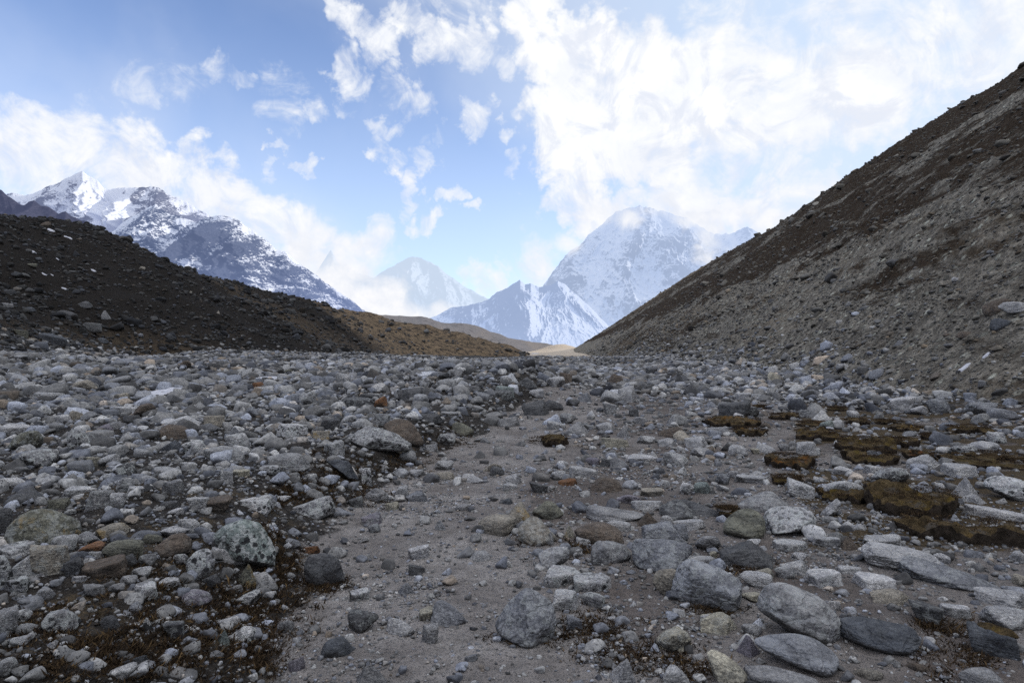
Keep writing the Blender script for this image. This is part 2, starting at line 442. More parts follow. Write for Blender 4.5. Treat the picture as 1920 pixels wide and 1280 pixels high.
# ------------------------------------------------------------------ ground and trail
def build_ground():
    # fine fan over the valley ahead, coarse ring behind and to the far horizon: one sheet
    az = np.concatenate([np.linspace(-180, -52, 40)[:-1], np.linspace(-52, 52, 900), np.linspace(52, 180, 40)[1:]])
    r = np.concatenate([[.02, .6, 1.2], np.geomspace(1.8, 60, 520), np.geomspace(60, 1200, 150)[1:], np.geomspace(1200, 40000, 24)[1:]])
    rr, aa = np.meshgrid(r, np.radians(az), indexing='ij')
    x, y = rr * np.sin(aa), rr * np.cos(aa)
    z = floor_z(x, y)
    n = fbm(x * 1.1, y * 1.1, 2, 3)
    # small trodden relief close to the camera
    nr = 1 - sstep(8, 20, rr)
    z = z + nr * (.020 * fbm(x * 5, y * 5, 3.3, 4) + .012 * np.clip(fbm(x * 16, y * 16, 1.3, 3), 0, 1))
    s = bank_x(y) - x
    right_turf = sstep(1.0, 3.0, x - np.interp(y, [3, 6, 10, 20], [3.6, 2.2, 2.0, 6.0]))
    sand = np.clip(1 - sstep(-.25, .35, s + .35 * n), 0, 1) * (1 - .45 * right_turf) * (1 - sstep(14, 26, y) * .75)
    sand = np.maximum(sand, .35 * sstep(.1, .5, fbm(x * .7, y * .7, 9, 3)))
    turf = np.clip(.55 * sstep(-.2, .3, s + .3 * n) * (1 - sstep(9, 14, y)) * sstep(-.1, .4, fbm(x * .8, y * .8, 5.5, 3) + .25 * (s < 1.2)), 0, 1)
    turf = np.maximum(turf, .55 * right_turf * sstep(-.15, .3, fbm(x * .9, y * .9, 8.5, 3)) * (1 - sstep(12, 22, y)))
    tz = sstep(.34, .46, x / np.maximum(y, .5)) * sstep(4.4, 6.0, y) * (1 - sstep(17, 24, y))
    turf = np.maximum(turf, .80 * tz * sstep(-.45, .1, fbm(x * .9, y * .9, 8.5, 3)))
    far = sstep(25, 70, rr) * (1 - sstep(290, 340, y))
    painted_sun = sstep(290, 340, y) * (1 - sstep(2500, 5000, rr))  # where sunlight is painted onto the far floor
    V_ = np.stack([x, y, z], -1).reshape(-1, 3)
    F_ = grid_faces(*x.shape)
    tr_d = np.maximum(x - trail_x(y) - .1 - .35 * n, 0)
    damp = sstep(0, .5, tr_d) * (1 - sstep(16, 30, y)) * (.30 + .70 * sstep(-.25, .25, fbm(x * .75, y * .75, 12.5, 4)))
    damp = np.maximum(damp, .5 * sstep(.05, .4, fbm(x * .6, y * .5, 15.5, 4)))
    at = {'damp': damp.ravel(), 'sand': sand.ravel(), 'turf': turf.ravel(), 'far': far.ravel(), 'painted_sun': painted_sun.ravel()}
    cx = V_[F_].mean(1)
    edge = .18 * fbm(cx[:, 0] * 1.3, cx[:, 1] * 1.3, 6.1, 3)
    on = (cx[:, 1] > 2.0) & (cx[:, 1] < 33) & (cx[:, 0] > bank_x(cx[:, 1]) + .12 + edge) & (cx[:, 0] < trail_x(cx[:, 1]) + .15 + edge)
    for nm, mask in (('ground', ~on), ('path', on)):
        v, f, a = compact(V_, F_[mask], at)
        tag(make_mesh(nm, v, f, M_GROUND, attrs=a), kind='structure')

# ------------------------------------------------------------------ hillsides
def build_hill(nm, fz, fan, mat, attrs_fn, low=.35):
    x, y = polar(*fan)
    z = fz(x, y); g = floor_base(x, y)
    V_ = np.stack([x, y, z], -1).reshape(-1, 3); F_ = grid_faces(*x.shape)
    keep = ((z - g).ravel()[F_] > -low - .8).any(1)
    at = {k: v.ravel() for k, v in attrs_fn(x, y, z).items()}
    v, f, a = compact(V_, F_[keep], at)
    return tag(make_mesh(nm, v, f, mat, attrs=a), kind='structure')

def right_attrs(x, y, z):
    h = z / np.clip(37 - .055 * np.clip(y - 230, 0, 600), 10, 37)
    n = fbm(x / 9, y / 26, 3.3, 4)
    hn = h + .20 * n + .05 * fbm(x / 3, y / 8, 6.1, 3)
    belt = sstep(.24, .36, hn) * (1 - sstep(.52, .66, hn))
    belt = belt * (.62 + .38 * sstep(95, 160, x + y))
    top = .62 * sstep(.60, .75, hn) + .38 * sstep(150, 90, y) * sstep(.62, .8, hn)
    low = .85 * np.exp(-(((hn - .10) / .10) ** 2)) * sstep(62, 120, y) * (1 - sstep(210, 300, y))
    low = np.maximum(low, .55 * sstep(.12, .38, fbm(x / 5, y / 16, 16.3, 4)))  # elongated dark slots: shade of small scarps painted as colour
    dark = np.clip(1.0 * belt + top + low, 0, 1.15)
    tan = 1.0 * sstep(.965, 1.0, h) * sstep(170, 260, y) + .5 * sstep(-.1, .3, n) * (hn < .30) + .3 * sstep(.66, .8, hn) * sstep(250, 400, y)  # the far crest term paints in a sunlit rim
    return {'dark': dark, 'tan': np.clip(tan, 0, 1)}

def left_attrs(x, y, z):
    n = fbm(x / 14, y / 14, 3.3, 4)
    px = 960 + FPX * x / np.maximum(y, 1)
    spur = sstep(675, 735, px + 55 * n + 6.0 * z)  # sunlit spur painted browner, with the shade edge drawn in colour
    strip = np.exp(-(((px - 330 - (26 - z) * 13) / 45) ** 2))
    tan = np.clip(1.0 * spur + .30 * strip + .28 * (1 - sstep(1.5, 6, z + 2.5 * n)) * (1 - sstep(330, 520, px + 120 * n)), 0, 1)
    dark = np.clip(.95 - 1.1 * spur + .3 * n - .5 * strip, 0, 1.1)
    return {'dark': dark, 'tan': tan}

build_ground()
build_hill('hill_right', hill_right_z, (2.5, 75, 860, 11, 760, 620),
           mat_hill('hill_scree', (.096, .087, .075), (.285, .260, .222), (.21, .168, .12), (1, .28, 1), nsc=.5), right_attrs)
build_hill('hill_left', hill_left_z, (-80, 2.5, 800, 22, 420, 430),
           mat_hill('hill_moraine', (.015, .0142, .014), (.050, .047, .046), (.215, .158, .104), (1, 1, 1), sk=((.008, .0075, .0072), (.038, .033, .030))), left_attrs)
build_hill('moraine_far', hill_far_z, (-20, 8, 420, 380, 900, 160),
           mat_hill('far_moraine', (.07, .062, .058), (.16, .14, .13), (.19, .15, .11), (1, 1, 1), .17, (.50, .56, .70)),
           lambda x, y, z: {'dark': np.full(x.shape, .1), 'tan': sstep(-.1, .5, fbm(x / 40, y / 40, 2, 3))})

# ------------------------------------------------------------------ mountains
def mountain(nm, cr, D, base_py, Db, mat, arete=(), snow_fn=None, haze_fn=None, seed=0, L=None, amp=.2, jag=2.0, na=520, nt=230, drop=.0):
    cr = np.array(cr, float)
    px = np.linspace(cr[0, 0], cr[-1, 0], na)
    py = np.interp(px, cr[:, 0], cr[:, 1])
    py = py + jag * (fbm(px / 24.0, 0 * px, seed + .5, 5, .62) * 1.6 - .9 * np.clip(ridged(px / 30.0, 0 * px, seed + 2.5, 3) - .45, 0, 1))
    top = CAMZ + V(py) * D; bot = CAMZ + V(base_py) * Db
    t = np.linspace(0, 1, nt) ** 1.15
    T, PX = np.meshgrid(t, px, indexing='ij')
    y = D + (Db - D) * T; x = U(PX) * D + U(PX) * (Db - D) * T
    z = top[None, :] * (1 - T) + bot * T
    H = (cr[:, 1].min() - base_py) / FPX * -D
    L = L or H * .45
    wx = .35 * fbm(x / L / 1.6, z / L / 1.6, seed + 3, 3)
    n = ridged(x / L + wx, y / L * .4, z / L * .5 + .3 * wx, 6) - .45
    n2 = fbm(x / L * 5, z / L * 4, seed + 7.7, 5, .6)
    w = sstep(0, .22, T)
    disp = amp * H * (n * 1.6 + .22 * n2) * w
    for (pa, pb, wd, A, t1) in arete:
        c = pa + (pb - pa) * np.clip(T / t1, 0, 1) + 14 * fbm(T * 6, 0 * T, seed + pa * .01, 3)
        disp = disp + .55 * A * H * np.clip(1 - np.abs(PX - c) / (1.3 * wd * (.35 + T / t1)), 0, 1) * sstep(0, .20, T) * (1 - .6 * sstep(.8 * t1, 1.3 * t1, T))
    y = y - disp
    z = np.minimum(z, CAMZ + (V(py)[None, :] - .0011 * sstep(0, .05, T) - .012 * T) * y)       # nothing rises over the crest line
    # back slope behind the crest
    V_ = np.stack([x, y, z], -1)
    du = np.gradient(V_, axis=1); dv = np.gradient(V_, axis=0)
    nn = np.cross(du, dv); nn /= np.linalg.norm(nn, axis=-1, keepdims=True) + 1e-9
    nn *= np.where(nn[..., 1:2] > 0, -1, 1)
    appy = HOR - (z - CAMZ) / y * FPX
    appx = 960 + x / y * FPX
    snow = snow_fn(appx, appy, T, nn, n, n2)
    hz = haze_fn(appx, appy, T) if haze_fn else np.ones_like(T)
    back = V_[0].copy(); back[:, 1] += H * 1.5; back[:, 2] = bot
    Vall = np.concatenate([back[None], V_], 0)
    cat = lambda a: np.concatenate([a[:1], a], 0).ravel()
    o = make_mesh(nm, Vall.reshape(-1, 3), grid_faces(nt + 1, na), mat, attrs={'snow': cat(snow), 'haze': cat(hz)})
    return tag(o, kind='structure')

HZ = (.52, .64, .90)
# main peak, mostly veiled
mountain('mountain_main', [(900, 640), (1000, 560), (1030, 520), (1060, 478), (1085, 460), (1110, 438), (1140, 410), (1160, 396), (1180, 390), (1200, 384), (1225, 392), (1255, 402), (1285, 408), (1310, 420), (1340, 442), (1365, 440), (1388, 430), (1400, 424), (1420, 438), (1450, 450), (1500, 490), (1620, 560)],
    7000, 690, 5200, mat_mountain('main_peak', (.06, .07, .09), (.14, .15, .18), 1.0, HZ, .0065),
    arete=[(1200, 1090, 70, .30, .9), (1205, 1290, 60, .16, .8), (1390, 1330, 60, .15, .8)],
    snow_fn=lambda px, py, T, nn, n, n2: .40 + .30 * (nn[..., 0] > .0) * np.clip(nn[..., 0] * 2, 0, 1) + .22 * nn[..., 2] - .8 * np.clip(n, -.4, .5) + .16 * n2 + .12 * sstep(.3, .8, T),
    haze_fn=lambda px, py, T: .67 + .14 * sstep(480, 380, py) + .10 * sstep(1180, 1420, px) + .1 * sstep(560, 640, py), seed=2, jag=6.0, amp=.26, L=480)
# snowy spur in front of it
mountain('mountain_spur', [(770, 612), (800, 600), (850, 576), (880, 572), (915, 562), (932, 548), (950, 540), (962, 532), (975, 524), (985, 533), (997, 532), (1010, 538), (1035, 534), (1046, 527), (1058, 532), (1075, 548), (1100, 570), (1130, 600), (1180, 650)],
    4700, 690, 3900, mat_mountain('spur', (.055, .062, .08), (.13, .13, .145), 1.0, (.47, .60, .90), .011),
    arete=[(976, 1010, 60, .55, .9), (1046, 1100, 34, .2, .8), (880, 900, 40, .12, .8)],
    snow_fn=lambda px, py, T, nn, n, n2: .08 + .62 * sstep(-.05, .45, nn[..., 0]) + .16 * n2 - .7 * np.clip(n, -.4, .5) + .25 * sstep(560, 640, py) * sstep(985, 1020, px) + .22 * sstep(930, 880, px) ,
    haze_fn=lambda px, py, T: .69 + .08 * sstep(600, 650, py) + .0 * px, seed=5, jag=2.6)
# pale far wall beyond the cloud bank
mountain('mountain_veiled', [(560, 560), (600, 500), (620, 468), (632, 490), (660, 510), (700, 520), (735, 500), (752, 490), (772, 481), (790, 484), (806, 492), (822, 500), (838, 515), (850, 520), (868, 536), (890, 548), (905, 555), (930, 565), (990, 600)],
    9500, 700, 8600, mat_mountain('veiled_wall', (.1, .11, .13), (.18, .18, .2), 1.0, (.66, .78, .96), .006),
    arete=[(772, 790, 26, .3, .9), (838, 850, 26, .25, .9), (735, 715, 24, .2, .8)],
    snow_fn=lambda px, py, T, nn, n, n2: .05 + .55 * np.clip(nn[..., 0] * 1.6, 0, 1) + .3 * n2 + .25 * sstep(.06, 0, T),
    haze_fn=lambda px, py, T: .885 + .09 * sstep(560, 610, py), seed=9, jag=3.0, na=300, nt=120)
# snow peak with the hanging glacier
def glac(px, py):
    a = np.exp(-((((px - 196) - .15 * (py - 385)) / 46) ** 2 + ((py - 384) / 27) ** 2) ** 2)
    b = np.exp(-(((px - 205) / 24) ** 2 + ((py - 412) / 22) ** 2) ** 2)
    return np.clip(a + b, 0, 1)
mountain('mountain_snow_peak', [(-140, 400), (-60, 378), (0, 366), (20, 362), (45, 366), (75, 357), (92, 347), (105, 343), (125, 331), (140, 325), (152, 319), (165, 329), (182, 338), (192, 351), (205, 356), (218, 353), (240, 351), (262, 350), (285, 352), (297, 351), (312, 364), (330, 370), (350, 379), (370, 394), (388, 401), (420, 430), (470, 470), (520, 520)],
    4300, 690, 3300, mat_mountain('snow_peak', (.044, .048, .064), (.115, .122, .15), 1.0, (.42, .50, .82), .018),
    arete=[(152, 110, 60, .22, .6), (310, 350, 60, .14, .7)],
    snow_fn=lambda px, py, T, nn, n, n2: 1.3 * sstep(.08, .45, glac(px, py) + .35 * n2) + (.26 + .40 * np.clip(nn[..., 2], 0, 1) - .75 * np.clip(n, -.4, .6) + .26 * n2 - .30 * sstep(385, 470, py) + .1 * sstep(150, 40, px)),
    haze_fn=lambda px, py, T: .30 + .14 * sstep(400, 520, py) + .12 * sstep(300, 400, px), seed=13, jag=3.2, amp=.24, L=360)
# broad dark mountain before it
mountain('mountain_dark', [(110, 520), (150, 478), (190, 447), (212, 432), (235, 412), (262, 398), (280, 389), (290, 385), (300, 392), (318, 402), (345, 408), (365, 416), (385, 409), (405, 404), (425, 405), (440, 410), (462, 424), (485, 440), (502, 452), (515, 466), (535, 472), (560, 494), (585, 510), (610, 530), (635, 546), (660, 564), (690, 588), (720, 612)],
    3300, 690, 2500, mat_mountain('dark_mountain', (.028, .034, .05), (.075, .085, .115), 1.0, (.31, .41, .74), .02),
    arete=[(290, 215, 45, .30, .7), (415, 330, 60, .30, .7), (430, 520, 50, .22, .8), (560, 600, 40, .12, .8)],
    snow_fn=lambda px, py, T, nn, n, n2: .10 + .42 * np.clip(nn[..., 2], 0, 1) - .95 * np.clip(n, -.4, .6) + .26 * n2 - .16 * sstep(440, 560, py) - .10 * sstep(520, 640, px) + .22 * sstep(.10, .0, T) + .35 * np.exp(-(((px - 345) / 35) ** 2 + ((py - 492) / 12) ** 2)),
    haze_fn=lambda px, py, T: .30 + .13 * sstep(450, 580, py) + .1 * sstep(500, 680, px), seed=17, jag=3.0, amp=.26, L=330)
# near dark crag at the far left
mountain('mountain_crag', [(-260, 300), (-120, 330), (-40, 345), (0, 355), (12, 366), (28, 377), (42, 386), (52, 378), (62, 374), (72, 384), (90, 389), (108, 400), (122, 395), (130, 404), (150, 412), (168, 418), (180, 432), (200, 452), (235, 480), (300, 520)],
    2100, 690, 1700, mat_mountain('crag', (.018, .019, .03), (.055, .055, .075), 1.0, (.20, .24, .46), .03),
    arete=[(62, 40, 30, .2, .8), (122, 110, 30, .2, .8)],
    snow_fn=lambda px, py, T, nn, n, n2: -.12 + .3 * n2 + .1 * nn[..., 2] - .2 * n,
    haze_fn=lambda px, py, T: .22 + 0 * T, seed=21, jag=3.2, na=360, nt=120)

# ------------------------------------------------------------------ stones: shapes
def planes_for(style, rng):
    if style == 'b':      # blocky
        base = [(1,0,0),(-1,0,0),(0,1,0),(0,-1,0),(0,0,1),(0,0,-1)]
        n = [np.array(b) + rng.normal(0, .22, 3) for b in base] + [rng.normal(size=3) for _ in range(4)]
        d = [rng.uniform(.8, 1.0) for _ in base] + [rng.uniform(1.0, 1.2) for _ in range(4)]; p = 15
    elif style == 'w':    # wedge
        n = [(-.55,.1,.85),(.8,-.2,.35),(0,-1,.25),(.1,1,.3),(0,0,-1),(-1,0,-.2),(.3,-.5,.9)] ; n = [np.array(b) + rng.normal(0, .15, 3) for b in n]
        d = [rng.uniform(.55, .8) for _ in n]; p = 18
    elif style == 'p':    # pyramid
        a0 = rng.uniform(0, 6)
        n = [np.array([math.cos(a0 + k * 1.57), math.sin(a0 + k * 1.57), .75]) + rng.normal(0, .15, 3) for k in range(4)] + [np.array([0, 0, -1.0])]
        d = [rng.uniform(.55, .75) for _ in n]; p = 16
    elif style == 's':    # slab with a flat top
        n = [np.array([0, 0, 1.0]) + rng.normal(0, .1, 3), np.array([0, 0, -1.0])] + [np.array([math.cos(a), math.sin(a), rng.normal(0, .3)]) for a in np.sort(rng.uniform(0, 6.28, 7))]
        d = [.6, .6] + [rng.uniform(.8, 1.05) for _ in range(7)]; p = 14
    elif style == 'd':    # half-buried dome
        n = [rng.normal(size=3) for _ in range(16)]; d = [rng.uniform(.85, 1.1) for _ in n]; p = 7
    else:                 # water-worn
        n = [rng.normal(size=3) for _ in range(15)]; d = [rng.uniform(.78, 1.12) for _ in n]; p = 10
    n = [q / np.linalg.norm(q) for q in n]
    return np.array(n), np.array(d), p

_sc = {}
def stone(level, style, seed, rough=1.0):
    key = (level, style, seed, rough)
    if key not in _sc: _sc[key] = stone_new(level, style, seed, rough)
    return _sc[key]

def stone_new(level, style, seed, rough):
    rng = np.random.default_rng(seed)
    v, f = ico(level)
    n, d, p = planes_for(style, rng)
    q = np.clip(v @ n.T, 0, None) / d
    q = np.concatenate([q, np.full((len(v), 1), .55)], 1)
    r = (q ** p).sum(1) ** (-1 / p)
    o = rng.uniform(0, 50)
    r = r * (1 + rough * (.10 * fbm(v[:, 0] * 1.7 + o, v[:, 1] * 1.7, v[:, 2] * 1.7, 3)))
    if level > 2: r = r * (1 + rough * (.06 * fbm(v[:, 0] * 5 + o, v[:, 1] * 5, v[:, 2] * 5, 5, .62) - .07 * np.clip(ridged(v[:, 0] * 1.5 + o, v[:, 1] * 1.5, v[:, 2] * 2.5, 3) - .5, 0, 1)))
    w = v * r[:, None]
    lo, hi = w.min(0), w.max(0)
    return (w - (lo + hi) / 2) / ((hi - lo) / 2), f

def hull2(P):
    P = sorted(map(tuple, P)); cr = lambda o, a, c: (a[0]-o[0])*(c[1]-o[1]) - (a[1]-o[1])*(c[0]-o[0])
    h = []
    for seq in (P, P[::-1]):
        s = []
        for q in seq:
            while len(s) > 1 and cr(s[-2], s[-1], q) <= 0: s.pop()
            s.append(q)
        h += s[:-1]
    return np.array(h)

def outline_stone(poly, seed, level=5, sharp=20, front=.35):
    """faceted stone whose front outline follows POLY (points in [-1,1]^2, z up)"""
    rng = np.random.default_rng(seed)
    v, f = ico(level)
    H = hull2(poly); c = H.mean(0); H = H - c
    ns, ds = [], []
    for a, e in zip(H, np.roll(H, -1, 0)):
        t = e - a; n = np.array([t[1], -t[0]]) / (np.hypot(*t) + 1e-9); d = float(n @ a)
        for sgn in (-1, 1):
            tau = rng.uniform(.25, .75)
            q = np.array([n[0], 0, n[1]]) * math.cos(tau) + np.array([0, sgn * math.sin(tau), 0])
            ns.append(q); ds.append(max(d * math.cos(tau) + .10 * math.sin(tau), .12))
    for _ in range(3):
        q = np.array([rng.normal(0, .35), -1, front + rng.normal(0, .3)]); q /= np.linalg.norm(q); ns.append(q); ds.append(rng.uniform(.62, .85))
    for _ in range(3):
        q = np.array([rng.normal(0, .35), 1, rng.normal(0, .3)]); q /= np.linalg.norm(q); ns.append(q); ds.append(rng.uniform(.7, .95))
    q = np.clip(v @ np.array(ns).T, 0, None) / np.array(ds)
    r = (q ** sharp).sum(1) ** (-1 / sharp)
    o = rng.uniform(0, 50)
    w = v * r[:, None]
    nz = .05 * fbm(w[:, 0] * 1.6 + o, w[:, 1] * 1.6, w[:, 2] * 1.6, 3) - .05 * np.clip(ridged(w[:, 0] * 1.4 + o, w[:, 1] * 1.4, w[:, 2] * 2.4, 3) - .5, 0, 1) + .04 * fbm(w[:, 0] * 5 + o, w[:, 1] * 5, w[:, 2] * 5, 5, .6)
    w = w * (1 + nz)[:, None]
    w[:, [0, 2]] += c
    lo, hi = poly.min(0), poly.max(0)
    for ax, k in ((0, 0), (2, 1)):
        l2, h2 = w[:, ax].min(), w[:, ax].max()
        w[:, ax] = lo[k] + (w[:, ax] - l2) / (h2 - l2) * (hi[k] - lo[k])
    return w, f

TONES = {'pale': (.36, .356, .362), 'white': (.45, .443, .45), 'grey': (.235, .232, .238), 'dark': (.095, .095, .10), 'blue': (.20, .204, .222), 'tan': (.27, .245, .21),
         'brown': (.125, .10, .082), 'rust': (.18, .09, .045), 'olive': (.15, .146, .118), 'cream': (.36, .335, .275), 'purple': (.195, .18, .21), 'green': (.185, .212, .205), 'slate': (.075, .08, .092)}
TONEW = {'pale': 'pale grey', 'white': 'whitish', 'grey': 'mid grey', 'dark': 'dark grey', 'blue': 'blue grey', 'tan': 'tan', 'brown': 'brown', 'rust': 'rust orange', 'olive': 'olive grey',
         'cream': 'cream', 'purple': 'purplish grey', 'green': 'greenish grey', 'slate': 'slate black'}
STYLEW = {'r': 'rounded stone', 'b': 'blocky stone', 'w': 'wedge of stone', 'p': 'pointed stone', 's': 'flat slab', 'd': 'half-buried stone'}
CROPS = {'A': (0, 840, .34375), 'B': (630, 840, .34375), 'C': (1260, 840, .34375), 'D': (0, 540, .34375), 'E': (630, 540, .34375), 'F': (1260, 540, .34375),
         'G': (480, 680, .25), 'H': (1440, 440, .25), 'I': (0, 380, .25)}

